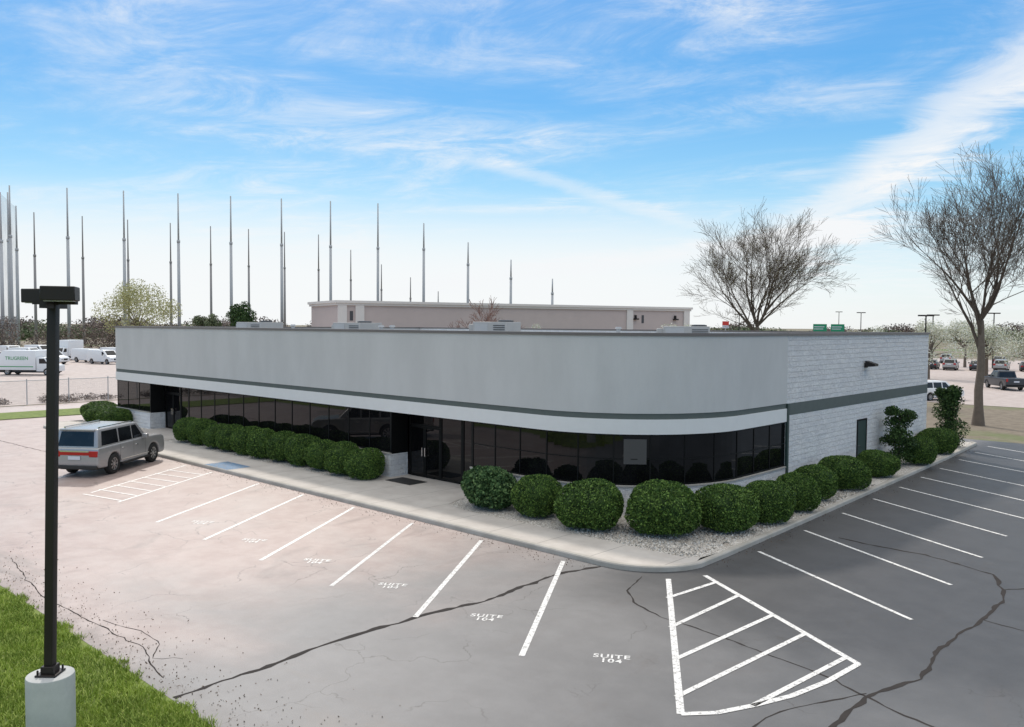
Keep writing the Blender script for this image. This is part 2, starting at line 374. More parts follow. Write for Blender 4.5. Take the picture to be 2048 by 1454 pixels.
def arc(cx,cy,r,a0,a1,n=10): return [(cx+r*math.cos(rad(a0+(a1-a0)*i/n)),cy+r*math.sin(rad(a0+(a1-a0)*i/n))) for i in range(n+1)]
outer=[(-56.2,20.6)]+arc(-54.2,19.75,2.,180,270,8)+arc(-13.3,19.75,2.,270,352,10)+[(-11.35,21),(-11.55,26),(-12.0,36),(-12.35,44),(-12.75,50.5),(-13.2,51)]
def inset(pts,dd):
    out=[]
    for i,p in enumerate(pts):
        a=Vector(pts[max(i-1,0)]);b=Vector(pts[min(i+1,len(pts)-1)]); t=(b-a).normalized(); out.append((p[0]-t.y*dd,p[1]+t.x*dd))
    return out
kin=inset(outer,.16)
b=MB()
for i in range(len(outer)-1):
    a,c,e,f=outer[i],outer[i+1],kin[i+1],kin[i]
    b.face([(*a,0),(*c,0),(*c,.11),(*a,.11)],'kerb')
    a2=(a[0]+(f[0]-a[0])*.15,a[1]+(f[1]-a[1])*.15); c2=(c[0]+(e[0]-c[0])*.15,c[1]+(e[1]-c[1])*.15)
    b.face([(*a,.11),(*c,.11),(*c2,.14),(*a2,.14)],'kerb'); b.face([(*a2,.14),(*c2,.14),(*e,.14),(*f,.14)],'kerb')
add('kerb',b.mesh('kerb'),kind='structure')
walk=[p for p in kin if p[1]<20.0]+[(-11.6,19.9),(-12.1,19.55),(-20.2,19.45),(-21.3,19.7),(-21.6,20.4),(-22.0,22.6),(-27.3,22.6),(-27.4,20.0),(-43.6,20.0),(-44,22.6),(-48.8,22.6),(-49,20.4),(-52,19.8),(-55.6,20.0)]
b=MB(); b.face([(*p,.136) for p in walk],'concrete'); add('sidewalk',b.mesh('sidewalk'),kind='structure')
bed=[(-12.1,19.55),(-11.6,19.9),(-11.5,21),(-11.71,26),(-12.16,36),(-12.51,44),(-12.91,50.5),(-14.1,50.5),(-14.1,26.6),(-15.5,23.1),(-19,21.6),(-22.0,21.7),(-21.6,20.4),(-21.3,19.7),(-20.2,19.45)]
b=MB(); b.face([(*p,.125) for p in bed],'gravel')
b.face([(*p,.12) for p in [(-43.6,20.0),(-27.4,20.0),(-27.3,21.8),(-43.8,21.8)]],'gravel')
b.face([(*p,.12) for p in [(-56,20.3),(-55.6,20.0),(-52,19.8),(-49,20.4),(-48.9,21.8),(-56,24)]],'gravel')
add('gravel_bed',b.mesh('gravel_bed'),kind='structure')
nS=9000; C=np.stack([rng.uniform(-16,-11.8,nS),rng.uniform(19.6,34,nS),np.full(nS,.135)],1)
ok=(C[:,0]<-11.65-(C[:,1]-20)*.03)&((C[:,0]>-14)|(C[:,1]<21.5)); C=C[ok]
add('gravel_stones',quads_mesh('gravel_stones',leafquads(C,.07,.9,np.array([0,0,1.])),'gravel'),kind='stuff')
nL=900; t_=rng.uniform(-45,-13.5,nL); C1=np.stack([t_,17.7-np.abs(rng.normal(0,.35,nL)),np.full(nL,.012)],1)
C2=np.stack([rng.uniform(-26,-10,nL),6.45+np.abs(rng.normal(0,.7,nL)),np.full(nL,.012)],1)
yy_=rng.uniform(20,48,nL//2); C3=np.stack([-11.3-(yy_-20)*.045+np.abs(rng.normal(0,.3,nL//2)),yy_,np.full(nL//2,.012)],1)
add('leaf_litter',quads_mesh('leaf_litter',leafquads(np.concatenate([C1,C2,C3]),.035,.6),'litter'),kind='stuff')
# painted markings
b=MB(); bo=MB()
def line(B,p,q,wd=.10,k='line',z=.005):
    p=Vector(p);q=Vector(q);t=(q-p).normalized();n=Vector((-t.y,t.x))*wd/2
    B.face([(*(p-n),z),(*(q-n),z),(*(q+n),z),(*(p+n),z)],k)
for x0 in (-17.4,-14.3): line(b,(x0,17.4),(x0+3.6,11.8),.12)
line(b,(-20.5,17.4),(-16.9,11.8),.11)
for x0 in (-29.9,-26.8,-23.7): line(bo,(x0,17.5),(x0+3.6,11.8),.12,'oldline')
line(b,(-11.4,18.0),(-7.2,11.8),.13)
line(b,(-10.9,18.9),(-5.9,15.9),.13)
for p,q in (((-10.6,16.7),(-10.4,18.6)),((-9.5,15.1),(-9.5,18.0)),((-8.5,13.7),(-8.3,17.3)),((-7.6,12.3),(-7.3,16.7)),((-6.5,12.9),(-6.2,16.0))): line(b,p,q,.11,z=.009)
ap=[(-7.2,11.8),(-6.8,12.25),(-6.5,12.9),(-6.2,13.7),(-6.0,14.7),(-5.9,15.9)]
for i in range(5): line(b,ap[i],ap[i+1],.12,z=.009)
ys=[22.0,25.3,28.6,31.8,34.9,37.9,40.9,44.3,47.5,50.4]
for i,y in enumerate(ys):
    x=-11.0-(y-22)*.042; line(b,(x,y),(x+5.0,y-2.85),.10)
for x0 in (-33.6,-36.0): line(bo,(x0,17.5),(x0+3.4,12.2),.1,'oldline')
for k in range(7):
    y=16.9-k*.75; x=-33.6+(17.5-y)*.64; line(bo,(x,y),(x-2.2,y-.5),.09,'oldline',.009)
line(bo,(-39.8,17.5),(-36.2,11.8),.1,'oldline')
bo.face([(-34.9,17.80,.142),(-32.9,17.80,.142),(-32.9,18.9,.142),(-34.9,18.9,.142)],'bluepaint')
add('parking_line_paint',b.mesh('parking_line_paint'),kind='structure')
add('worn_parking_line_paint',bo.mesh('worn_parking_line_paint'),kind='structure')
def text_mesh(s,size,mat,off=.0,sp=1.,align='CENTER'):
    cu=bpy.data.curves.new('t','FONT'); cu.body=s; cu.size=size; cu.align_x=align; cu.offset=off; cu.space_character=sp; cu.space_line=.85; cu.fill_mode='FRONT'
    o=bpy.data.objects.new('t',cu); col.objects.link(o); dg=bpy.context.evaluated_depsgraph_get()
    me=bpy.data.meshes.new_from_object(o.evaluated_get(dg)); me.materials.clear(); me.materials.append(M[mat])
    bpy.data.objects.remove(o); return me
tm=text_mesh('SUITE\n104',.25,'line',.006,1.15); tmo=text_mesh('SUITE\n104',.26,'oldline',.008,1.15)
for i,(x,y) in enumerate([(-9.4,12.9),(-12.7,12.85),(-15.9,12.85),(-19,12.8),(-22.1,12.75),(-25.3,12.8)]):
    add('painted_stall_lettering',tm if i<3 else tmo,loc=(x,y,.006),rz=rad(33),kind='structure')
def ribbon(B,pts,wd,k,z):
    P=[]
    for i in range(len(pts)-1):
        a=Vector(pts[i]);c=Vector(pts[i+1]);n=max(2,int((c-a).length/.18))
        for j in range(n): P.append(a.lerp(c,j/n))
    P.append(Vector(pts[-1])); L=[];R=[]; o=0.
    for i,p in enumerate(P):
        t=(P[min(i+1,len(P)-1)]-P[max(i-1,0)]).normalized(); n=Vector((-t.y,t.x)); o=o*.85+random.gauss(0,.022)
        ww=wd*random.uniform(.3,1.3)/2; L.append(p+n*(o+ww));R.append(p+n*(o-ww))
    for i in range(len(P)-1): B.face([(*R[i],z),(*R[i+1],z),(*L[i+1],z),(*L[i],z)],k)
b=MB()
ribbon(b,[(-13.68,6.4),(-13.79,8.39),(-13.9,10.16),(-13.72,12.29),(-13.54,14.16),(-13.65,16.5),(-13.3,17.7)],.13,'tar',.004)
ribbon(b,[(-4.9,6.4),(-5.1,11),(-5.24,14.7),(-4.76,16),(-5.01,17.7),(-4.92,20.2),(-5.08,22.9),(-5.6,24.2),(-7.5,24.9),(-10,25.2)],.09,'tar',.004)
ribbon(b,[(-12,17.7),(-11.6,16.5),(-11,15.9),(-10,15.5),(-8,15.2),(-5.9,14.9),(-4.9,14.4),(-2,14.0)],.05,'tar',.0032)
ribbon(b,[(-5.1,22.9),(-4.2,24.6),(-3,26.2),(-1,27)],.06,'tar',.0032)
ribbon(b,[(-4.9,20.2),(-3.5,20.0),(-1,20.5)],.04,'tar',.0032)
ribbon(b,[(-5.3,14.7),(-6.0,13.2),(-6.2,11.5),(-6.8,9)],.035,'tar',.0032)
ribbon(b,[(-38,14.3),(-44,14.6),(-52,14.2)],.06,'tar',.0032)
ribbon(b,[(-14.6,6.6),(-16.3,7.0),(-18,6.9),(-21,6.8),(-25,7.2)],.03,'tar',.0032)
ribbon(b,[(-15.2,7.3),(-15.6,6.9),(-16.2,7.3),(-17.2,7.4),(-18.4,7.1)],.02,'tar',.0032)
add('pavement_crack_seal',b.mesh('pavement_crack_seal'),kind='structure')
# grass blades
n=160000; X=rng.uniform(-28,-9,n); Y=rng.uniform(1.5,6.5,n)
edge=6.3+.10*np.sin(X*2.3)+.08*np.sin(X*7.1+1)+.05*np.sin(X*17)+rng.exponential(.03,n)
keep=(Y<edge)&(np.sin(X*1.7+np.sin(Y*2.1)*1.3)*np.sin(Y*1.9+X*.6)+rng.normal(0,.6,n)>-1.1); X=X[keep];Y=Y[keep];n=len(X)
hgt=rng.uniform(.03,.10,n); an=rng.uniform(0,6.28,n); wd=rng.uniform(.006,.012,n); ln=rng.normal(0,.04,(n,2))
ca,sa=np.cos(an)*wd,np.sin(an)*wd; z0=np.full(n,-.005)
V=np.stack([np.stack([X-ca,Y-sa,z0],1),np.stack([X+ca,Y+sa,z0],1),np.stack([X+ca*.5+ln[:,0],Y+sa*.5+ln[:,1],hgt],1),np.stack([X-ca*.3+ln[:,0],Y-sa*.3+ln[:,1],hgt],1)],1)
add('grass',quads_mesh('grass',V,'blade'),kind='stuff')
# ------------------------------------------------------------------ building
bld=thing('office_building','single-storey grey stucco office building with curved corner and dark windows','building',(-34,34,0))
OX,OY=-34,34
def L(p): return (p[0]-OX,p[1]-OY)
FY=21.6;RX=-14.0;EX0=-53.5
def path(x0,x1,full=True):
    out=[((x0,FY),(0,-1))]
    if x1 is not None: out.append(((x1,FY),(0,-1))); return out
    for i in range(25):
        a=rad(-90+90*i/24); out.append(((-19+5*math.cos(a),26.6+5*math.sin(a)),(math.cos(a),math.sin(a))))
    out.append(((RX,30.0),(1,0))); return out
def wallstrip(B,P,z0,z1,oo,oi,k):
    o=[L((p[0]+n[0]*oo,p[1]+n[1]*oo)) for p,n in P]; i_=[L((p[0]+n[0]*oi,p[1]+n[1]*oi)) for p,n in P]
    for j in range(len(P)-1):
        a,c,e,f=o[j],o[j+1],i_[j+1],i_[j]
        B.face([(*a,z0),(*c,z0),(*c,z1),(*a,z1)],k); B.face([(*f,z1),(*e,z1),(*e,z0),(*f,z0)],k)
        B.face([(*a,z1),(*c,z1),(*e,z1),(*f,z1)],k); B.face([(*a,z0),(*f,z0),(*e,z0),(*c,z0)],k)
    for j,fl in ((0,1),(-1,0)):
        q=[(*o[j],z0),(*o[j],z1),(*i_[j],z1),(*i_[j],z0)]; B.face(q if fl else q[::-1],k)
P=path(EX0,None); SZ=2.78
b=MB(); wallstrip(b,P,3.46,5.98,0,-.3,'stucco'); add('fascia',b.mesh('fascia'),bld)
b=MB(); wallstrip(b,P,3.27,3.46,-.02,-.3,'green'); add('stripe',b.mesh('stripe'),bld)
b=MB(); wallstrip(b,P,SZ,3.27,.015,-.3,'white'); add('lower_band',b.mesh('lower_band'),bld)
BY=46.2
b=MB(); b.box(RX-.35-OX,RX-.04-OX,30.0-OY,BY-OY,0,5.98,'stone')
add('side_wall',b.mesh('side_wall'),bld)
b=MB(); b.box(RX-.03-.008-OX,RX-.03-OX,30.02-OY,BY-.002-OY,3.0,3.44,'green'); add('side_stripe',b.mesh('side_stripe'),bld)
b=MB(); b.box(RX-.04-OX,RX+.05-OX,30.002-OY,30.14-OY,.1,3.45,'doorgreen'); add('corner_trim',b.mesh('corner_trim'),bld)
b=MB(); b.box(EX0-OX,RX-.36-OX,BY-.3-OY,BY-OY,0,5.98,'stone'); b.box(EX0-OX,EX0+.3-OX,FY+.31-OY,BY-.31-OY,0,5.98,'stucco'); add('rear_wall',b.mesh('rear_wall'),bld)
b=MB(); rp=[L(q) for q in [(EX0+.3,FY+.25)]+[(-19+4.7*math.cos(rad(a)),26.6+4.7*math.sin(rad(a))) for a in range(-90,1,6)]+[(RX-.36,30),(RX-.36,BY-.3),(EX0+.3,BY-.3)]]
b.prism(rp,5.0,5.25,'roof'); add('roof',b.mesh('roof'),bld)
b=MB(); wallstrip(b,P,5.98,6.08,.04,-.34,'cap'); b.box(RX-.39-OX,RX+.03-OX,30.003-OY,BY+.04-OY,5.98,6.075,'cap')
b.box(EX0-.04-OX,RX-.40-OX,BY-.34-OY,BY+.04-OY,5.98,6.07,'cap'); b.box(EX0-.045-OX,EX0+.34-OX,FY+.35-OY,BY-.35-OY,5.98,6.075,'cap')
add('parapet_cap',b.mesh('parapet_cap'),bld)
SILL=1.06
b=MB()
for x0,x1 in ((EX0,-48.8),(-44.2,-26.8)): wallstrip(b,path(x0,x1),0,SILL,.0,-.9,'stone')
wallstrip(b,path(-22.2,None),0,SILL,0,-.5,'stone'); b.box(-22.2-OX,-21.9-OX,FY+.5-OY,FY+.9-OY,0,SILL,'stone')
add('base_wall',b.mesh('base_wall'),bld)
b=MB()
for x0,x1 in ((EX0,-48.8),(-44.2,-26.8)): wallstrip(b,path(x0,x1),SILL,SILL+.05,.03,-.06,'kerb')
wallstrip(b,path(-22.2,None),SILL,SILL+.05,.03,-.06,'kerb'); add('sill',b.mesh('sill'),bld)
for x0,x1 in ((-48.8,-44.2),(-26.8,-22.2)):
    b=MB(); b.box(x0-OX,x1-OX,FY+.3-OY,FY+1.0-OY,SZ+.01,SZ+.3,'white'); add('entry_soffit',b.mesh('entry_soffit'),bld)
for xr in (-48.8,-26.8):
    b=MB(); b.box(xr-.10-OX,xr-.01-OX,FY+.05-OY,FY+.9-OY,SILL,SZ,'blackframe'); add('entry_return',b.mesh('entry_return'),bld)
for xr in (-44.2,-22.2):
    b=MB(); b.box(xr+.01-OX,xr+.10-OX,FY+.05-OY,FY+.9-OY,SILL,SZ,'blackframe'); add('entry_return',b.mesh('entry_return'),bld)
def win(pts,z0,z1,midz=None,label=None):
    g=MB(); o=-.07
    Q=[L((p[0]+n[0]*o,p[1]+n[1]*o)) for p,n in pts]
    for j in range(len(Q)-1): g.face([(*Q[j],z0),(*Q[j+1],z0),(*Q[j+1],z1),(*Q[j],z1)],'glass')
    wo=add('window',g.mesh('window',True),bld)
    fr=MB(); wallstrip(fr,pts,z0,z0+.05,-.04,-.068,'blackframe'); wallstrip(fr,pts,z1-.05,z1,-.04,-.068,'blackframe')
    if midz: wallstrip(fr,pts,midz,midz+.03,-.055,-.068,'blackframe')
    for (p,n),s in ((pts[0],1),(pts[-1],-1)):
        t=(-n[1]*s,n[0]*s); q=((p[0]+t[0]*.022,p[1]+t[1]*.022),n); pr=[(p,n),q] if s==1 else [q,(p,n)]
        wallstrip(fr,pr,z0+.05,z1-.05,-.05,-.066,'blackframe')
    add('frame',fr.mesh('frame'),wo)
W0=SILL+.05;W1=SZ
def flat_windows(x0,x1,n,midz=None):
    for i in range(n):
        a=x0+(x1-x0)*i/n; c=x0+(x1-x0)*(i+1)/n; win([((a,FY),(0,-1)),((c,FY),(0,-1))],W0,W1,midz)
flat_windows(EX0+.06,-48.8,3); flat_windows(-44.2,-26.8,12)
PP=path(-22.2,None)
seg=[0]; 
for i in range(len(PP)-1): seg.append(seg[-1]+(Vector(PP[i+1][0])-Vector(PP[i][0])).length)
def at(s):
    for i in range(len(PP)-1):
        if s<=seg[i+1]+1e-9:
            t=(s-seg[i])/(seg[i+1]-seg[i]); p=Vector(PP[i][0]).lerp(Vector(PP[i+1][0]),t); n=Vector(PP[i][1]).lerp(Vector(PP[i+1][1]),t).normalized(); return ((p.x,p.y),(n.x,n.y))
    return PP[-1]
NW=12
for i in range(NW):
    a=seg[-1]*i/NW; c=seg[-1]*(i+1)/NW
    win([at(a+(c-a)*k/4) for k in range(5)],W0,W1,1.95)
b=MB(); q0=at(6.35);q1=at(7.1)
wallstrip(b,[q0,q1],1.80,2.62,-.045,-.054,'poster'); add('notice',b.mesh('notice'),bld,label='pale paper notice in the window')
for ex in (-48.8,-26.8):
    dy=FY+.9
    def D(name,x0,x1,z0,z1,hand=None):
        g=MB(); g.box(x0+.07-OX,x1-.07-OX,dy+.01-OY,dy+.03-OY,z0+.07,z1-.07,'glass'); o=add(name,g.mesh(name),bld)
        fr=MB()
        fr.box(x0-OX,x0+.07-OX,dy-.02-OY,dy+.05-OY,z0,z1,'blackframe');fr.box(x1-.07-OX,x1-OX,dy-.02-OY,dy+.05-OY,z0,z1,'blackframe')
        fr.box(x0+.07-OX,x1-.07-OX,dy-.02-OY,dy+.05-OY,z0,z0+.07,'blackframe');fr.box(x0+.07-OX,x1-.07-OX,dy-.02-OY,dy+.05-OY,z1-.07,z1,'blackframe')
        add('frame',fr.mesh('frame'),o)
        if hand is not None:
            h=MB(); h.cyl((hand-OX,dy-.08-OY),.015,1.0,1.35,'chrome',8); h.box(hand-.015-OX,hand+.015-OX,dy-.08-OY,dy-.02-OY,1.02,1.05,'chrome'); h.box(hand-.015-OX,hand+.015-OX,dy-.08-OY,dy-.02-OY,1.3,1.33,'chrome')
            add('handle',h.mesh('handle'),o)
    D('door',ex+.12,ex+1.05,.15,2.2,ex+.97); D('door',ex+1.06,ex+1.99,.15,2.2,ex+1.14)
    D('transom_window',ex+.12,ex+1.99,2.21,SZ); D('window',ex+2.0,ex+3.25,.15,SZ); D('window',ex+3.26,ex+4.5,.15,SZ)
b=MB(); b.box(-26.4-OX,-24.9-OX,21.0-OY,21.9-OY,.137,.15,'plastic'); add('door_mat',b.mesh('door_mat'),None,(OX,OY,0),label='black rubber door mat in front of the entrance doors',category='door mat')
b=MB(); b.box(RX-.038-OX,RX-.02-OX,37.0-OY,37.95-OY,.14,2.25,'doorgreen'); dd=add('door',b.mesh('door'),bld,label='dark green metal side door')
b=MB(); b.box(RX-.038-OX,RX+.0-OX,36.93-OY,36.998-OY,.14,2.32,'blackframe');b.box(RX-.038-OX,RX+.0-OX,37.952-OY,38.02-OY,.14,2.32,'blackframe');b.box(RX-.038-OX,RX+.0-OX,36.998-OY,37.952-OY,2.252,2.32,'blackframe'); add('frame',b.mesh('frame'),dd)
b=MB(); b.cyl((37.15-OY,1.15),.03,RX-.02-OX,RX+.05-OX,'chrome',8,axis='x'); add('handle',b.mesh('handle'),dd)
b=MB(); b.box(RX-.038-OX,RX+.02-OX,37.6-OY,37.9-OY,4.55,4.75,'bronze')
x=RX+.02-OX; y0,y1=37.55-OY,37.95-OY
pts=[(x,4.85),(x+.42,4.72),(x+.42,4.62),(x+.05,4.58),(x,4.62)]
b.face([(p[0],y0,p[1]) for p in pts],'bronze'); b.face([(p[0],y1,p[1]) for p in pts][::-1],'bronze')
for i in range(5):
    p=pts[i];q=pts[(i+1)%5]; b.face([(p[0],y0,p[1]),(p[0],y1,p[1]),(q[0],y1,q[1]),(q[0],y0,q[1])],'chrome' if i==2 else 'bronze')
add('wall_lamp',b.mesh('wall_lamp'),bld)
def hvac(loc,rz,w_,d_,h_,label):
    t=thing('rooftop_air_conditioner',label,'air conditioner',loc,rz,'rooftop air conditioning units')
    b=MB(); b.box(-w_/2,w_/2,-d_/2,d_/2,.12,h_,'hvac'); me=bevel(b.mesh('casing'),.02,1); add('casing',me,t)
    b=MB(); b.box(-w_/2+.1,w_/2-.1,-d_/2+.1,d_/2-.1,-.0,.12,'galv'); add('curb',b.mesh('curb'),t)
    b=MB()
    for i in range(8): z=.3+i*(h_-.4)/8; b.box(w_*.12,w_/2-.08,-d_/2-.015,-d_/2-.002,z,z+(h_-.5)/16,'grille')
    b.box(-w_/2+.1,-w_*.05,-d_/2-.012,-d_/2-.002,.25,h_-.08,'galv'); add('louvre_panel',b.mesh('louvre_panel'),t)
    b=MB(); b.cyl((w_*.27,0),min(.38,d_*.35),h_,h_+.07,'grille',18); b.cyl((w_*.27,0),min(.3,d_*.3),h_+.07,h_+.09,'galv',18); add('fan_grille',b.mesh('fan_grille'),t)
    b=MB(); b.box(-w_/2-.35,-w_/2-.002,-d_/2+.15,d_/2-.15,.3,h_-.12,'hvac'); add('intake_hood',bevel(b.mesh('intake_hood'),.02,1),t)
hvac((-47.6,28,5.25),0,2.8,1.6,1.12,'pale sheet metal air conditioner on the flat roof')
hvac((-37.6,28,5.25),0,2.4,1.5,1.12,'pale sheet metal air conditioner on the flat roof')
hvac((-29.0,30,5.25),rad(12),1.9,1.4,1.20,'pale air conditioner with dark fan grille on the roof')
hvac((-23.2,38,5.25),rad(30),2.3,1.5,1.05,'grey low air conditioner on the flat roof')
for x,y in ((-42.3,27),(-34,27.5),(-33,26),(-24.6,34)):
    b=MB(); b.cyl((0,0),.1,0,.9,'galv',10); b.cyl((0,0),.17,.9,1.0,'galv',10,.12); thing('roof_vent','short galvanised vent pipe on the flat roof','vent',(x,y,5.25),0,'roof vents',b.mesh('roof_vent'))
# ------------------------------------------------------------------ parking lot lamp
lp=thing('parking_lot_lamp','dark bronze twin-head lamp post on a round concrete base','street lamp',(-13.86,4.55,0))
lp.rotation_euler=(0,0,rad(43)); TI=rad(1.5)
b=MB(); b.cyl((0,0),.34,-.1,.92,'lampconc',36); me=bevel(b.mesh('concrete_base'),.03,2); add('concrete_base',me,lp)
b=MB(); b.box(-.16,.16,-.16,.16,.92,.95,'bronze'); b.box(-.1,.1,-.1,.1,.95,1.06,'bronze')
for sx_ in (-1,1):
    for sy_ in (-1,1): b.cyl((sx_*.125,sy_*.125),.018,.95,1.02,'bronze',6)
add('base_plate',bevel(b.mesh('base_plate'),.01,1),lp)
b=MB(); b.box(-.066,.066,-.066,.066,1.0,6.62,'bronze'); me=b.mesh('pole')
for v in me.vertices: v.co.x+=(v.co.z-1)*math.tan(TI)
add('pole',bevel(me,.012,2),lp); tx=5.6*math.tan(TI)
b=MB(); b.box(-.05+tx,.05+tx,-.3,.3,6.50,6.6,'bronze'); b.box(-.3+tx,.35+tx,-.04,.04,6.56,6.62,'bronze'); add('arm',b.mesh('arm'),lp)
for cx,cy,w_,zo,ra in ((-.31,.30,.44,-.01,-12),(.22,-.22,.46,0.01,18)):
    b=MB(); b.box(-w_/2,w_/2,-.22,.22,0,.21,'bronze'); h=add('lamp_head',bevel(b.mesh('lamp_head'),.012,1),lp,(cx+tx,cy,6.60+zo),rad(ra))
    b=MB(); b.box(-w_/2+.04,w_/2-.04,-.18,.18,-.01,-.002,'lens'); add('lens',b.mesh('lens'),h)
# ------------------------------------------------------------------ shrubs
def polar(p,r):
    v=Vector(p); return v*(1+r/v.length)
hm=[bush_mesh('hedge_shrub',.70,.74,1.25,s,'box',2.5,.06,9000,.065,.06) for s in (1,2,3)]
for i in range(11):
    x=-42.3+i*1.5
    o=thing('hedge_shrub','clipped rounded green shrub in the row under the windows','shrub',(x+random.uniform(-.07,.07),20.78+random.uniform(-.10,.05),.11),random.uniform(-.3,.3)+(math.pi if i%2 else 0),'clipped shrubs under the windows',hm[i%3])
    s=random.uniform(.94,1.04); o.scale=(s,1,random.uniform(.9,1.06))
rm=[bush_mesh('round_shrub',1,1,1.42,s,'box',2.35,.055,14000,.072,.065) for s in (11,12,13)]
fb=[((-17.6,20.1),1.55,1.25),((-15.3,19.8),2.0,1.4),((-13.3,20.7),2.05,1.5),((-12.3,22.5),1.8,1.3),((-12.0,24.5),1.6,1.25),((-12.1,26.8),1.45,1.2),((-12.5,29.0),1.5,1.15),((-12.5,31.7),1.8,1.2),((-12.6,35.5),1.6,1.05),((-12.4,40.0),1.35,1.2),((-12.9,44.2),1.75,1.2)]
for i,(p,w_,h_) in enumerate(fb):
    c=polar(p,w_/2*.85)
    o=thing('round_shrub','round clipped dark green shrub in the gravel bed','shrub',(c.x,c.y,.11),random.uniform(0,6.28),'round shrubs along the curved corner',rm[i%3]); o.scale=(w_/2,w_/2,h_/1.42)
me=bush_mesh('juniper_shrub',1.0,.9,1.4,31,'jun',1.8,.16,17000,.13,.22); c=polar((-19.6,19.9),.8)
thing('juniper_shrub','loose feathery green juniper beside the entrance','shrub',(c.x,c.y,.1),0,None,me)
for (x,y,w_,h_) in ((-56.0,21.6,1.1,1.1),(-53.8,20.9,1.0,1.0),(-51.8,20.9,1.0,1.0)):
    o=thing('round_shrub','round dark shrub at the end of the office wall','shrub',(x,y,.1),random.uniform(0,6),'round shrubs at the wall end',rm[0]); o.scale=(w_,w_,h_/1.42)
def clumpy_tree(loc,label,trunk_h,clumps,mat,leaf,n,name='evergreen_tree',cat='tree'):
    t=thing(name,label,cat,loc)
    b=MB(); b.cyl((0,0),.07,0,trunk_h,'bark',8,.04)
    for c in clumps:
        p=Vector(c[:3]); s0=Vector((0,0,min(trunk_h*.9,max(.2,p.z*.6)))); a=(p-s0)
        u=a.cross(Vector((0,0,1))); u=u.normalized()*.02 if u.length>1e-3 else Vector((.02,0,0)); w2=Vector((0,0,.02))
        b.face([s0-u,s0+u,p+u*.4,p-u*.4],'bark'); b.face([s0-w2,s0+w2,p+w2*.4,p-w2*.4],'bark')
    add('trunk',b.mesh('trunk'),t)
    Cs=[]
    for c in clumps:
        D=rng.normal(size=(n,3)); D/=np.linalg.norm(D,axis=1)[:,None]
        r=(rng.uniform(.1,1.,n)**.6)*(1+lump(D,int(abs(c[0]*100)+c[2]*37),.2)); Cs.append(D*r[:,None]*np.array([c[3],c[3],c[4]])+np.array(c[:3]))
    add('crown',quads_mesh('crown',leafquads(np.concatenate(Cs),leaf),mat),t); return t
cl=[(0,0,.55,.6,.4),(.35,.1,1.0,.5,.32),(-.35,.1,1.15,.5,.32),(.1,-.3,1.5,.6,.33),(-.15,.2,1.95,.62,.33),(.3,.1,2.3,.45,.28),(-.3,-.1,2.45,.42,.25)]
clumpy_tree((-13.15,39.6,.1),'irregular layered yew tree against the block wall',2.2,cl,'yew',.10,1100)
cl=[(0,0,.5,.75,.5),(.1,0,1.2,.8,.6),(-.1,.1,1.9,.72,.55),(.05,0,2.5,.6,.5),(.2,0,3.0,.4,.35),(-.35,0,2.9,.3,.3)]
clumpy_tree((-13.5,48.0,.0),'tall ragged dark evergreen at the end of the wall',2.6,cl,'yew',.11,1700)
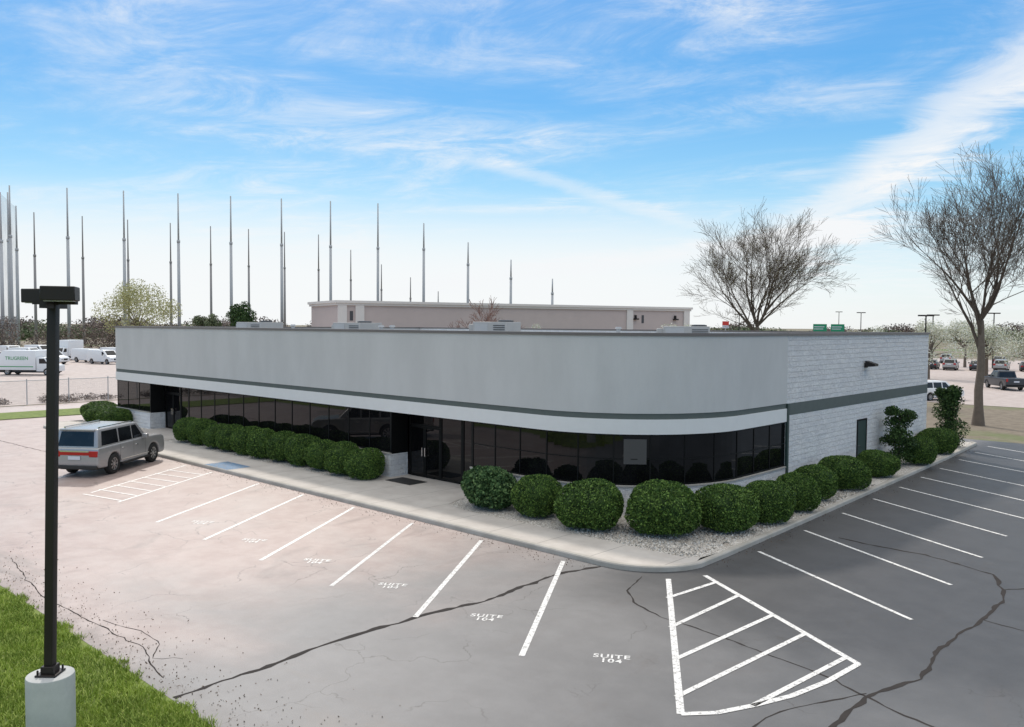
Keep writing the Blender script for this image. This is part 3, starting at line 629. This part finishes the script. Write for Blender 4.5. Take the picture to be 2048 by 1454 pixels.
# ------------------------------------------------------------------ bare trees
def tube(V,F,pts,rads,k):
    base=len(V)
    for i,p in enumerate(pts):
        t=(pts[min(i+1,len(pts)-1)]-pts[max(i-1,0)]).normalized()
        u=t.orthogonal().normalized(); w_=t.cross(u)
        for j in range(k):
            a=2*math.pi*j/k; V.append(tuple(p+(u*math.cos(a)+w_*math.sin(a))*rads[i]))
    for i in range(len(pts)-1):
        for j in range(k):
            a=base+i*k+j; b_=base+i*k+(j+1)%k; F.append((a,b_,b_+k,a+k))
def bare_tree(name,loc,label,H_,trunk_h,r0,spread,seed,limbs=5,levels=5,bud=0,lean=(0,0),up=.25,rmin=.009,group=None,mt2='twig',low=5,kr=(.42,.6)):
    rs=random.Random(seed); TV,TF,CV,CF=[],[],[],[]; tips=[]
    def grow(p,d,ln,r,lev):
        nseg=4 if lev<2 else 3; pts=[p];rads=[r]
        for i in range(nseg):
            d=(d+Vector((rs.gauss(0,.12),rs.gauss(0,.12),rs.gauss(0,.08)+up*.10))).normalized()
            p=p+d*ln/nseg; pts.append(p); rads.append(max(rmin,r*(1-(.5 if lev<levels else .6)*(i+1)/nseg)))
        tube(CV,CF,pts,rads,6 if lev<2 else (4 if lev<4 else 3))
        if lev>=levels: tips.append(pts[-1]); tips.append(pts[1]); return
        nch=rs.choice((3,4,4,5)) if lev<levels-1 else rs.choice((3,4,5))
        for c in range(nch):
            i=1+int((c+rs.random())/nch*nseg); i=min(i,nseg)
            q=pts[i]; a=rs.uniform(0,6.28); dv_=d.orthogonal().normalized(); dv_=Matrix.Rotation(a,3,d)@dv_
            an=rs.uniform(.35,.85); nd=(d*math.cos(an)+dv_*math.sin(an)+Vector((0,0,up*.35))).normalized()
            grow(q,nd,ln*rs.uniform(.50,.78),rads[i]*rs.uniform(*kr),lev+1)
        grow(pts[-1],d,ln*.66,rads[-1]*.85,lev+1)
    pts=[];rr=[]
    for i in range(7):
        f=i/6; pts.append(Vector((lean[0]*f+rs.gauss(0,.05)*(i>0),lean[1]*f+rs.gauss(0,.05)*(i>0),trunk_h*f))); rr.append(r0*(1.4 if i==0 else 1.0-.35*f))
    tube(TV,TF,pts,rr,12)
    for c in range(limbs):
        a=c*2.4+rs.uniform(-.4,.4); s=spread*rs.uniform(.55,1.1) if c else .12
        i=6 if c<3 else rs.choice(range(low,7)); s*=1+.35*(6-i)
        d=Vector((math.cos(a)*s,math.sin(a)*s,1)).normalized()
        grow(pts[i],d,(H_-trunk_h)*rs.uniform(.35,.43)*(1.08 if c==0 else .95),r0*rs.uniform(.34,.50),1)
    zm=max(v[2] for v in CV)
    t=thing(name,label,'tree',loc,0,group)
    for nm_,V_,F_,mt in (('trunk',TV,TF,'bark'),('crown',CV,CF,mt2)):
        me=bpy.data.meshes.new(nm_); me.from_pydata(V_,[],F_); me.materials.append(M[mt]); me.polygons.foreach_set('use_smooth',[True]*len(F_)); o=add(nm_,me,t)
    s_=H_/zm; t.scale=(s_,s_,s_)
    if bud:
        T=np.array([tuple(x) for x in tips]); T=np.repeat(T,bud,0)+rng.normal(0,.12,(len(T)*bud,3))
        add('buds',quads_mesh('buds',leafquads(T,.06,.7),'bud'),t)
    return t
bare_tree('bare_tree',(-15.4,61.1,0),'tall leafless tree with long bare trunk on a dirt verge',19.0,7.0,.30,.55,5,limbs=9,levels=5,up=.30,low=4,kr=(.40,.57))
bare_tree('bare_tree',(-37.9,74.6,0),'wide budding bare tree behind the office building',18.4,6.4,.29,.66,21,limbs=9,levels=5,bud=1,up=.28,rmin=.011,kr=(.40,.58))
bare_tree('bare_tree',(-11.3,66,0),'slender leafless tree beside the parking lot',15,6,.2,.5,9,limbs=5,levels=4,up=.4)
# ------------------------------------------------------------------ golf net poles
def netpole(loc,h,split,dark,label,grp):
    t=thing('net_pole',label,'pole',loc,0,grp); k='poledark' if dark else 'galv'
    b=MB(); b.cyl((0,0),.40,0,split,k,10,.31); b.cyl((0,0),.38,split-.5,split+.1,k,10); add('lower_shaft',b.mesh('lower_shaft',True),t)
    b=MB(); b.cyl((0,0),.22,split,h,k,8,.15); add('upper_shaft',b.mesh('upper_shaft',True),t)
for i in range(11):
    h=36.3 if i<7 else (31.9,27.5,23.4,18.7)[i-7]
    netpole((-204+5.7*i,72.2+10.1*i,0),h,h*.70 if i<7 else h*.8,False,'tall galvanised steel net pole beyond the buildings','driving range net poles')
for i in range(12):
    h=36.3 if i<8 else (31.9,27.5,23.4,18.7)[i-8]
    netpole((-256.4+1.74*i,82.1+11.97*i,0),h,h*.68,True,'dark weathered steel net pole in the far row','driving range net poles')
for (x,y,h) in ((-199.8,57.6,33.2),(-206,61.2,35.7),(-221.8,67.2,33.4),(-212,62.6,35)):
    netpole((x,y,0),h,h*.7,False,'tall galvanised net pole close to its neighbours','driving range net poles')
b=MB(); b.face([(-199.8,57.6,1),(-221.8,67.2,1),(-221.8,67.2,33),(-199.8,57.6,33)],'net')
add('range_net',b.mesh('range_net'),None,label='thin grey driving range net hung between poles',category='net')
# ------------------------------------------------------------------ background building
ang=math.atan2(75.2,25); bb=thing('warehouse_building','long beige precast warehouse with pale cornice behind the offices','building',(-124.8,88.7,0),ang)
Lb=79.5; b=MB(); b.box(0,Lb,0,17,0,9.6,'tan'); add('wall',b.mesh('wall'),bb)
b=MB(); b.box(-.35,Lb+.35,-.35,17.35,9.6,10.0,'tanlight'); b.box(-.6,Lb+.6,-.6,17.6,10.0,10.45,'tanlight'); add('cornice',b.mesh('cornice'),bb)
for x in (0.,3.2,Lb-17,Lb-1.6):
    b=MB(); b.box(x,x+1.6,-.3,-.002,0,9.6,'tanlight'); add('pilaster',b.mesh('pilaster'),bb)
for x in (2.2,Lb-13,):
    b=MB(); b.box(x,x+.6,-.05,-.002,6.9,8.6,'grille'); add('window',b.mesh('window'),bb)
for x in (Lb-15.2,Lb-4.5): 
    b=MB(); b.box(x,x+.9,-.9,-.002,7.6,7.9,'bronze'); b.box(x+.3,x+.6,-.5,-.002,7.9,8.6,'bronze'); add('wall_lamp',b.mesh('wall_lamp'),bb)
# ------------------------------------------------------------------ vehicles
def wheel_meshes(R,wd):
    n=28
    prof=[(R*.62,-wd/2),(R*.93,-wd/2),(R,-wd/2+.03),(R,wd/2-.03),(R*.93,wd/2),(R*.62,wd/2)]
    V=[];F=[]
    for i in range(n):
        a=2*math.pi*i/n
        for r,y in prof: V.append((r*math.cos(a),y,r*math.sin(a)))
    m=len(prof)
    for i in range(n):
        for j in range(m-1): F.append((i*m+j,i*m+j+1,((i+1)%n)*m+j+1,((i+1)%n)*m+j))
    me=bpy.data.meshes.new('tyre'); me.from_pydata(V,[],F); me.materials.append(M['tyre']); me.polygons.foreach_set('use_smooth',[True]*len(F))
    r=MB()
    for s in (-1,1):
        r.cyl((0,0),R*.62,s*wd*.15,s*wd*.12,'plastic',24,axis='y')
        y=s*wd*.42
        for k in range(8):
            a=2*math.pi*k/8
            p=[(math.cos(a-.28)*R*.12,math.sin(a-.28)*R*.12),(math.cos(a-.14)*R*.58,math.sin(a-.14)*R*.58),(math.cos(a+.14)*R*.58,math.sin(a+.14)*R*.58),(math.cos(a+.28)*R*.12,math.sin(a+.28)*R*.12)]
            r.face([(q[0],y,q[1]) for q in p],'rim'); 
        r.cyl((0,0),R*.15,y-.01*s,y+.012*s,'rim',14,axis='y')
        N_=24
        for i in range(N_):
            a=2*math.pi*i/N_;c=2*math.pi*(i+1)/N_
            f=lambda q,rr,yy:(rr*math.cos(q),yy,rr*math.sin(q))
            r.face([f(a,R*.56,y),f(c,R*.56,y),f(c,R*.635,y+.01*s),f(a,R*.635,y+.01*s)],'rim')
            r.face([f(a,R*.56,y),f(c,R*.56,y),f(c,R*.6,s*wd*.1),f(a,R*.6,s*wd*.1)],'rim')
    return me,r.mesh('rim')
def vehicle(name,label,category,loc,heading,S,group=None):
    t=thing(name,label,category,loc,heading,group); L_,W_=S['L'],S['W']; hw=W_/2; R=S.get('R',.36); paint=S['paint']; xf,xr=S['axles']
    prof=list(S['prof']); zb=S.get('zb',.3)
    bot=[]
    for ax in (xr,xf):
        ra=R+.07; z_=R-zb; a0=math.asin(max(-1,min(1,-z_/ra)))
        for i in range(11):
            a=math.pi-a0-(math.pi-2*a0)*i/10; bot.append((ax+ra*math.cos(a),R+ra*math.sin(a)))
    pts=prof+bot
    n=len(pts); b=MB(); b.v=[(p[0],-hw,p[1]) for p in pts]+[(p[0],hw,p[1]) for p in pts]
    b.f=[tuple(range(n)),tuple(reversed(range(n,2*n)))]+[((i+1)%n,i,n+i,n+(i+1)%n) for i in range(n)]; k=b.mi(paint); b.m=[k]*len(b.f)
    me=bevel(b.mesh('body'),S.get('bev',.07),3,25); body=add('body',me,t)
    b=MB(); b.box(-L_/2+.25,L_/2-.25,-hw+.22,hw-.22,zb-.06,R*2+.05,'plastic'); add('underbody',b.mesh('underbody'),t)
    g=S.get('gh')
    if g:
        (xb0,xb1,zb_,xt0,xt1,zt)=g; yb=hw-.05; yt=hw-S.get('tumble',.2)
        b=MB(); b.v=[(xb0,-yb,zb_-.05),(xb0,yb,zb_-.05),(xb1,yb,zb_-.05),(xb1,-yb,zb_-.05),(xt0,-yt,zt),(xt0,yt,zt),(xt1,yt,zt),(xt1,-yt,zt)]
        b.f=[(3,2,1,0),(4,5,6,7),(0,1,5,4),(1,2,6,5),(2,3,7,6),(3,0,4,7)]; b.m=[b.mi(paint)]*6
        add('cabin',bevel(b.mesh('cabin'),.07,3,25),t)
        z00=zb_-.05
        def yy(z): f=(z-z00)/(zt-z00); return yb+(yt-yb)*f
        def xfz(z): f=(z-z00)/(zt-z00); return xb0+(xt0-xb0)*f
        def xrz(z): f=(z-z00)/(zt-z00); return xb1+(xt1-xb1)*f
        zl,zu=zb_+.05,zt-.11
        for s in (-1,1):
            for (a,c,fs,fr_) in S['wins']:
                q=[(a,s*(yy(zl)+.006),zl),(c,s*(yy(zl)+.006),zl),(c+fr_,s*(yy(zu)+.006),zu),(a-fs,s*(yy(zu)+.006),zu)]
                w2=MB(); w2.face(q if s<0 else q[::-1],'carglass'); add('side_window',w2.mesh('side_window'),t)
        ww=hw-.25
        w2=MB(); w2.face([(xfz(zl)+.008,-ww-.05,zl),(xfz(zl)+.008,ww+.05,zl),(xfz(zu)+.008,ww-.06,zu),(xfz(zu)+.008,-ww+.06,zu)],'carglass'); add('windscreen',w2.mesh('windscreen'),t)
        w2=MB(); w2.face([(xrz(zl)-.008,ww+.02,zl),(xrz(zl)-.008,-ww-.02,zl),(xrz(zu)-.008,-ww+.05,zu),(xrz(zu)-.008,ww-.05,zu)],'carglass'); add('rear_window',w2.mesh('rear_window'),t)
        if S.get('rails'):
            for s in (-1,1):
                b=MB(); b.box(xt1+.2,xt0-.2,s*(yt-.1)-.02,s*(yt-.1)+.02,zt+.03,zt+.065,'chrome'); b.box(xt1+.2,xt1+.28,s*(yt-.1)-.018,s*(yt-.1)+.018,zt-.02,zt+.03,'chrome'); b.box(xt0-.28,xt0-.2,s*(yt-.1)-.018,s*(yt-.1)+.018,zt-.02,zt+.03,'chrome'); add('roof_rail',b.mesh('roof_rail'),t)
    else:
        for s in (-1,1):
            for q in S['wins']:
                w2=MB(); qq=[(p[0],s*(hw+.005),p[1]) for p in q]; w2.face(qq if s<0 else qq[::-1],'carglass'); add('side_window',w2.mesh('side_window'),t)
        for nm_,q in (('windscreen',S['ws']),('rear_window',S.get('rw'))):
            if q: w2=MB(); (x0,z0),(x1,z1)=q; e=.01 if nm_=='windscreen' else -.01; w2.face([(x0+e,-hw+.2,z0),(x0+e,hw-.2,z0),(x1+e,hw-.25,z1),(x1+e,-hw+.25,z1)],'carglass'); add(nm_,w2.mesh(nm_),t)
    tm_,rm_=wheel_meshes(R,.25)
    for ax in (xf,xr):
        for s in (-1,1):
            wo=add('wheel',None,t,(ax,s*(hw-.14),R)); add('tyre',tm_,wo); add('rim',rm_,wo)
    xe=-L_/2; xfr=L_/2
    for s in (-1,1):
        z0,z1=S.get('tailz',(.85,1.1))
        b=MB(); b.box(xe-.015,xe+.12,*sorted((s*(hw-S.get('tailw',.35)),s*(hw-.02))),z0,z1,'tail'); add('taillight',bevel(b.mesh('taillight'),.015,1),t)
        z0,z1=S.get('headz',(.7,.88))
        b=MB(); b.box(xfr-.2,xfr+.0,*sorted((s*(hw-.4),s*(hw-.03))),z0,z1,'lens'); add('headlight',bevel(b.mesh('headlight'),.02,1),t)
        mx=S.get('mir')
        if mx: b=MB(); b.box(mx[0]-.1,mx[0]+.08,*sorted((s*(hw+.0),s*(hw+.24))),mx[1],mx[1]+.17,S.get('mirk',paint)); add('mirror',bevel(b.mesh('mirror'),.03,2),t)
    b=MB(); b.box(xe-.03,xe-.018,-.26,.26,S.get('pz',.85),S.get('pz',.85)+.14,'plate'); add('licence_plate',b.mesh('licence_plate'),t)
    b=MB(); b.box(xe-.02,xe+.3,-hw+.06,hw-.06,.36,.5,'plastic'); add('rear_bumper',bevel(b.mesh('rear_bumper'),.02,1),t)
    b=MB(); b.box(xfr-.1,xfr+.012,-.45,.45,.62,.88,'plastic'); add('front_grille',b.mesh('front_grille'),t)
    if S.get('detail'):
        for s in (-1,1):
            for dx in S['seams']:
                b=MB(); b.box(dx-.006,dx+.006,*sorted((s*(hw+.001),s*(hw-.01))),zb+.2,S['gh'][2]-.03,'plastic'); add('door_seam',b.mesh('door_seam'),t)
            for dx in S['handles']:
                b=MB(); b.box(dx-.1,dx+.1,*sorted((s*(hw+.035),s*(hw-.01))),1.0,1.035,'chrome'); add('door_handle',bevel(b.mesh('door_handle'),.01,1),t)
            b=MB(); b.box(xr+.48,xf-.48,*sorted((s*(hw+.06),s*(hw-.1))),zb-.02,zb+.05,'plastic'); add('running_board',b.mesh('running_board'),t)
            b=MB(); b.box(xr+.45,xf-.45,*sorted((s*(hw+.012),s*(hw-.01))),zb+.16,zb+.19,'chrome'); add('side_trim',b.mesh('side_trim'),t)
        b=MB(); b.box(xe-.02,xe+.0,-hw+.38,hw-.38,1.06,1.11,'chrome'); add('tailgate_trim',b.mesh('tailgate_trim'),t)
        b=MB(); b.box(xe-.02,xe+.0,-hw+.37,hw-.37,.93,1.05,'tail'); add('taillight_bar',b.mesh('taillight_bar'),t)
        b=MB(); b.box(S['gh'][4]-.12,S['gh'][4]+.1,-.72,.72,S['gh'][5]-.07,S['gh'][5]-.0,S['paint']); add('spoiler',bevel(b.mesh('spoiler'),.02,1),t)
    return t
SUV=dict(L=5.25,W=2.0,paint='silver',R=.42,axles=(1.66,-1.42),zb=.36,
 prof=[(-2.5,.40),(-2.62,.52),(-2.62,.95),(-2.56,1.22),(1.25,1.25),(2.3,1.2),(2.54,1.1),(2.62,.78),(2.6,.42),(2.45,.36)][::-1],
 gh=(1.28,-2.54,1.23,.50,-2.34,1.96),wins=[(.86,.06,.46,0),(-.02,-.96,0,.02),(-1.05,-2.25,0,.12)],rails=True,mir=(.75,1.24),tailz=(.86,1.1),tailw=.38,headz=(.86,1.04),pz=.75,
 detail=True,seams=(.95,.02,-1.0),handles=(.22,-.8),tumble=.17)
SEDAN=dict(L=4.7,W=1.82,paint='cardark',R=.33,axles=(1.4,-1.4),zb=.26,
 prof=[(-2.2,.28),(-2.34,.4),(-2.35,.8),(-2.25,.98),(-1.5,1.0),(1.0,.98),(2.0,.82),(2.3,.68),(2.35,.4),(2.2,.28)][::-1],
 gh=(1.15,-1.85,.98,.35,-1.15,1.42),wins=[(.7,-.2,.35,0),(-.3,-1.2,0,.0)],mir=(.6,.98),tailz=(.7,.88),headz=(.58,.72))
CROSS=dict(SEDAN,L=4.6,paint='carwhite',prof=[(-2.15,.32),(-2.3,.45),(-2.3,.9),(-2.2,1.08),(1.1,1.08),(2.0,.98),(2.25,.8),(2.3,.45),(2.15,.32)][::-1],gh=(1.2,-2.2,1.06,.4,-1.85,1.68),wins=[(.75,-.05,.45,0),(-.15,-1.0,0,0),(-1.1,-1.85,0,.12)],mir=(.7,1.08),tailz=(.85,1.1))
PICK=dict(L=5.8,W=2.0,paint='cardark',R=.4,axles=(1.8,-1.75),zb=.4,prof=[(-2.8,.5),(-2.9,.6),(-2.9,1.25),(1.3,1.25),(2.6,1.16),(2.9,1.0),(2.9,.5),(2.7,.42)][::-1],
 gh=(1.5,-.75,1.25,.75,-.55,1.9),wins=[(1.0,.2,.5,0),(.1,-.55,0,.05)],mir=(.95,1.28),tailz=(.9,1.22),tailw=.2,headz=(.8,1.05))
VAN=dict(L=5.6,W=2.0,paint='carwhite',R=.37,axles=(1.85,-1.65),zb=.34,bev=.09,prof=[(-2.7,.4),(-2.8,.5),(-2.8,2.0),(-2.7,2.1),(1.05,2.1),(1.85,1.3),(2.55,1.12),(2.8,.9),(2.8,.45),(2.65,.36)][::-1],
 wins=[[(1.55,1.3),(.75,1.3),(.75,1.85),(1.05,1.85)]],ws=((1.80,1.36),(1.15,2.0)),rw=((-2.8,1.35),(-2.8,1.85)),mir=(1.45,1.3),tailz=(.9,1.3),tailw=.18)
suv=vehicle('sport_utility_vehicle','silver-grey SUV with roof rails parked facing the sidewalk','car',(-37.7,15.0,.003),math.atan2(.8,-.6),SUV)
G='vehicles in the storage lot'
v1=vehicle('delivery_van','white service van parked in the storage lot','van',(-140,52.4,.003),rad(20),VAN,G)
for (x,y,a) in ((-133,52,15),(-146,58,200),(-137,45.5,35),(-151,47,30)): copy_thing(v1,(x,y,.003),rad(a))
for i in range(7): copy_thing(v1,(-157-2.0*i,38+5.2*i-10,.003),rad(10+random.uniform(-8,8)))
c1=vehicle('parked_car','white crossover parked in the storage lot','car',(-150,36,.003),rad(30),CROSS,G)
for (x,y,a) in ((-152,31,30),(-154,26,35),(-148,41.5,28)): copy_thing(c1,(x,y,.003),rad(a))
def truck(loc,heading,label,logo=False,L_=6.6,hb=2.9,group=G):
    t=thing('service_truck',label,'truck',loc,heading,group); hw=1.1
    b=MB(); pr=[(L_/2,.45),(L_/2,1.15),(L_/2-.9,1.35),(L_/2-1.35,2.1),(L_/2-2.3,2.1),(L_/2-2.3,.45)]
    n=len(pr); b.v=[(p[0],-hw+.1,p[1]) for p in pr]+[(p[0],hw-.1,p[1]) for p in pr]
    b.f=[tuple(reversed(range(n))),tuple(range(n,2*n))]+[(i,(i+1)%n,n+(i+1)%n,n+i) for i in range(n)]; b.m=[b.mi('carwhite')]*len(b.f)
    add('cab',bevel(b.mesh('cab'),.06,2,25),t)
    b=MB(); pr=[(L_/2-2.35,.6),(L_/2-2.35,hb),(-L_/2+.9,hb),(-L_/2,hb*.62),(-L_/2,.6)] if logo else [(L_/2-2.35,.7),(L_/2-2.35,hb),(-L_/2,hb),(-L_/2,.7)]
    n=len(pr); b.v=[(p[0],-hw,p[1]) for p in pr]+[(p[0],hw,p[1]) for p in pr]
    b.f=[tuple(reversed(range(n))),tuple(range(n,2*n))]+[(i,(i+1)%n,n+(i+1)%n,n+i) for i in range(n)]; b.m=[b.mi('carwhite')]*len(b.f)
    add('cargo_body',bevel(b.mesh('cargo_body'),.05,2,25),t)
    b=MB(); b.box(-L_/2+.2,L_/2-.3,-hw+.25,hw-.25,.3,.6,'plastic'); add('chassis',b.mesh('chassis'),t)
    for s in (-1,1):
        w2=MB(); q=[(L_/2-.95,s*(hw-.095),1.38),(L_/2-1.95,s*(hw-.095),1.38),(L_/2-1.95,s*(hw-.095),1.95),(L_/2-1.32,s*(hw-.095),1.95)]; w2.face(q if s<0 else q[::-1],'carglass'); add('side_window',w2.mesh('side_window'),t)
        b=MB(); b.box(-L_/2+.3,L_/2-2.6,*sorted((s*(hw+.004),s*(hw+.001))),.95,1.05,'logo' if logo else 'galv'); add('side_stripe',b.mesh('side_stripe'),t)
    w2=MB(); w2.face([(L_/2-.93,-hw+.25,1.42),(L_/2-.93,hw-.25,1.42),(L_/2-1.3,hw-.3,2.02),(L_/2-1.3,-hw+.3,2.02)],'carglass'); add('windscreen',w2.mesh('windscreen'),t)
    tm_,rm_=wheel_meshes(.42,.28)
    for ax in (L_/2-1.0,-L_/2+1.4):
        for s in (-1,1): wo=add('wheel',None,t,(ax,s*(hw-.16),.42)); add('tyre',tm_,wo); add('rim',rm_,wo)
    if logo:
        me=text_mesh('TRUGREEN',.56,'logo',.004); o=add('side_lettering',me,t,(-1.0,-hw-.012,1.8)); o.rotation_euler=(rad(90),0,0)
    return t
truck((-110.7,34.8,.003),rad(40),'white lawn service truck with green lettering on its side',True,7.2,2.9)
truck((-150,52.5,.003),rad(-50),'white box truck parked in the storage lot',False,6.8,3.3)
truck((-160,20,.003),rad(20),'white box truck parked in the storage lot',False,6.8,3.3)
G2='cars in the distant parking lot'
vehicle('pickup_truck','dark pickup truck parked in the distant lot','pickup truck',(-22.8,99.7,.003),rad(125),PICK,G2)
vehicle('parked_car','white crossover parked just past the building corner','car',(-23.6,80,.003),rad(60),CROSS,G2)
d1=vehicle('parked_car','dark sedan parked in the distant lot','car',(-42,140,.003),rad(100),SEDAN,G2)
d2=vehicle('parked_car','silver crossover parked in the distant lot','car',(-39,139,.003),rad(100),dict(CROSS,paint='silver'),G2)
for i,(x,y) in enumerate([(-45,135),(-36,141),(-33,142.5),(-30,144),(-47,165),(-39,167),(-31,169),(-55,160),(-27,146)]):
    copy_thing(d1 if i%2 else d2,(x,y,.003),rad(100+random.uniform(-5,5)))
# ------------------------------------------------------------------ fence
fn=thing('chain_link_fence','grey chain-link fence with steel posts along the side road','fence',(-71,10,0))
b=MB(); b.face([(0,-30,.05),(0,60,.05),(0,60,1.8),(0,-30,1.8)],'chain'); add('mesh_panel',b.mesh('mesh_panel'),fn)
b=MB(); b.cyl((0,1.82),.03,-30,60,'galv',6,axis='y'); add('top_rail',b.mesh('top_rail'),fn)
b=MB(); b.cyl((0,0),.04,0,1.95,'galv',8); pm=b.mesh('fence_post')
for i in range(31): add('fence_post',pm,fn,(0.05,-30+3*i,0))
# ------------------------------------------------------------------ distant vegetation
def mass(name,pts,w_,h_,n,leaf,mat,seed):
    r=np.random.default_rng(seed); P=np.array(pts,float); out=[]
    segs=np.linalg.norm(np.diff(P,axis=0),axis=1); tot=segs.sum()
    nb=int(tot/(w_*.45))
    for i in range(nb):
        s=r.uniform(0,tot); j=min(np.searchsorted(np.cumsum(segs),s),len(segs)-1); t=(s-(np.cumsum(segs)[j]-segs[j]))/segs[j]
        c=P[j]*(1-t)+P[j+1]*t+r.normal(0,w_*.35,2); hh=h_*r.uniform(.5,1.15); m=n
        D=r.normal(size=(m,3)); D/=np.linalg.norm(D,axis=1)[:,None]; rr=r.uniform(.1,1,m)**.4*(1+lump(D,i,.15))
        C=D*rr[:,None]*np.array([w_*.55,w_*.55,hh*.55])+np.array([c[0],c[1],hh*.5]); out.append(C[C[:,2]>0])
    add(name,quads_mesh(name,leafquads(np.concatenate(out),leaf,.5),mat),kind='stuff')
mass('distant_brush',[(-150,-10),(-195,40),(-190,95),(-150,140),(-120,200)],6,6.8,900,.40,'brush',1)
mass('distant_wood',[(-420,-150),(-380,150),(-300,330),(-150,450),(0,520),(150,560)],18,8.6,900,1.1,'brush',2)
mass('distant_green_wood',[(-330,60),(-300,180),(-200,330),(-60,420),(60,460)],14,5.6,600,1.0,'fargreen',3)
mass('fence_brush',[(-71.8,-15),(-71.8,70)],1.3,.6,220,.12,'brush',4)
def leafy(loc,label,H_,w_,mat,seed,name='budding_tree',n=380,leaf=.28,grp=None):
    r=random.Random(seed); t=thing(name,label,'tree',loc,0,grp)
    b=MB(); b.cyl((0,0),.25,0,H_*.4,'bark',8,.16); 
    cl=[]
    for i in range(20):
        a=r.uniform(0,6.28);q=r.uniform(.1,.45)*w_; z=H_*r.uniform(.38,.88); q*=1-.5*max(0,(z/H_-.6)/.4); cl.append((q*math.cos(a),q*math.sin(a),z))
    V=[tuple(v) for v in b.v];F=list(b.f)
    for c in cl: tube(V,F,[Vector((0,0,H_*.36)),Vector((c[0]*.4,c[1]*.4,H_*.36+(c[2]-H_*.36)*.5)),Vector(c)],[.12,.07,.02],4)
    me=bpy.data.meshes.new('trunk'); me.from_pydata(V,[],F); me.materials.append(M['bark']); add('trunk',me,t)
    Cs=[]
    for c in cl:
        D=rng.normal(size=(n,3)); D/=np.linalg.norm(D,axis=1)[:,None]; q=rng.uniform(.1,1,n)**.5
        Cs.append(D*q[:,None]*w_*.17+np.array(c))
    add('crown',quads_mesh('crown',leafquads(np.concatenate(Cs),leaf),mat),t)
leafy((-175.7,75.4,0),'round tree with pale spring leaves beyond the storage lot',14.6,15,'bud',3,n=420,leaf=.34)
leafy((-151,84.6,0),'dark conifer-like tree beyond the storage lot',10.6,7.5,'yew',8,'dark_tree',500,.34)
leafy((-155.7,80.3,0),'low dark tree beyond the storage lot',8.4,6,'fargreen',18,'dark_tree',400,.34)
bare_tree('bare_tree',(-92,91.9,0),'reddish leafless tree in front of the warehouse',10.8,2.5,.18,1.5,33,limbs=12,levels=4,up=.1,rmin=.03,mt2='redtwig')
leafy((-59.8,67.3,0),'small white blossoming tree behind the office building',7.2,3.6,'blossom',14,'blossom_tree',200,.12)
for i,(x,y,h) in enumerate([(-34,112,7.3),(-29,118,7.8),(-24,116,7.5),(-40,150,8.0),(-20,125,8),(-48,128,6.6),(-16,122,8.2),(-62,100,6.5)]):
    leafy((x,y,0),'white blossoming tree in the distant parking lot',h,7,'blossom',40+i,'blossom_tree',260,.2,'blossoming trees in the distant lot')
def slamp(loc,h,rz,label='tall street lamp in the distant parking lot'):
    t=thing('street_lamp',label,'street lamp',loc,rz,'street lamps in the distant lot')
    b=MB(); b.cyl((0,0),.12,0,h,'bronze',8,.08); add('pole',b.mesh('pole'),t)
    b=MB(); b.box(-.9,-.1,-.2,.2,h,h+.18,'bronze'); b.box(.1,.9,-.2,.2,h,h+.18,'bronze'); b.box(-.1,.1,-.05,.05,h-.05,h+.05,'bronze'); add('lamp_head',b.mesh('lamp_head'),t)
for (x,y,h) in ((-33.5,109,7.7),(-42,140,8.2),(-36,150,8.6),(-80,150,8.6),(-70,185,9.4),(-27,132,8.2),(-95,235,10.5)): slamp((x,y,0),h,rad(43))
for (x,y,wd_,lab) in ((-90.5,212,3.4,'green highway guide sign on two posts'),(-88,217,3.4,'green highway guide sign on two posts')):
    t=thing('highway_sign',lab,'road sign',(x,y,0),rad(40),'highway signs')
    b=MB(); b.box(-wd_/2,wd_/2,-.05,.05,5.2,7.1,'signgreen'); b.box(-wd_/2+.2,wd_/2-.6,-.06,-.051,6.3,6.5,'plate'); b.box(-wd_/2+.2,wd_/2-.9,-.06,-.051,5.75,5.95,'plate'); add('panel',b.mesh('panel'),t)
    for s in (-1,1): b=MB(); b.cyl((s*wd_*.35,.15),.1,0,7.0,'galv',6); add('post',b.mesh('post'),t)
t=thing('shop_sign','small red and white roadside sign on a pole','sign',(-105,190,0),rad(43))
b=MB(); b.box(-.8,.8,-.1,.1,6.6,7.6,'signred'); b.box(-.8,.8,-.1,.1,5.9,6.59,'plate'); add('panel',b.mesh('panel'),t); b=MB(); b.cyl((0,0),.12,0,5.9,'galv',6); add('post',b.mesh('post'),t)
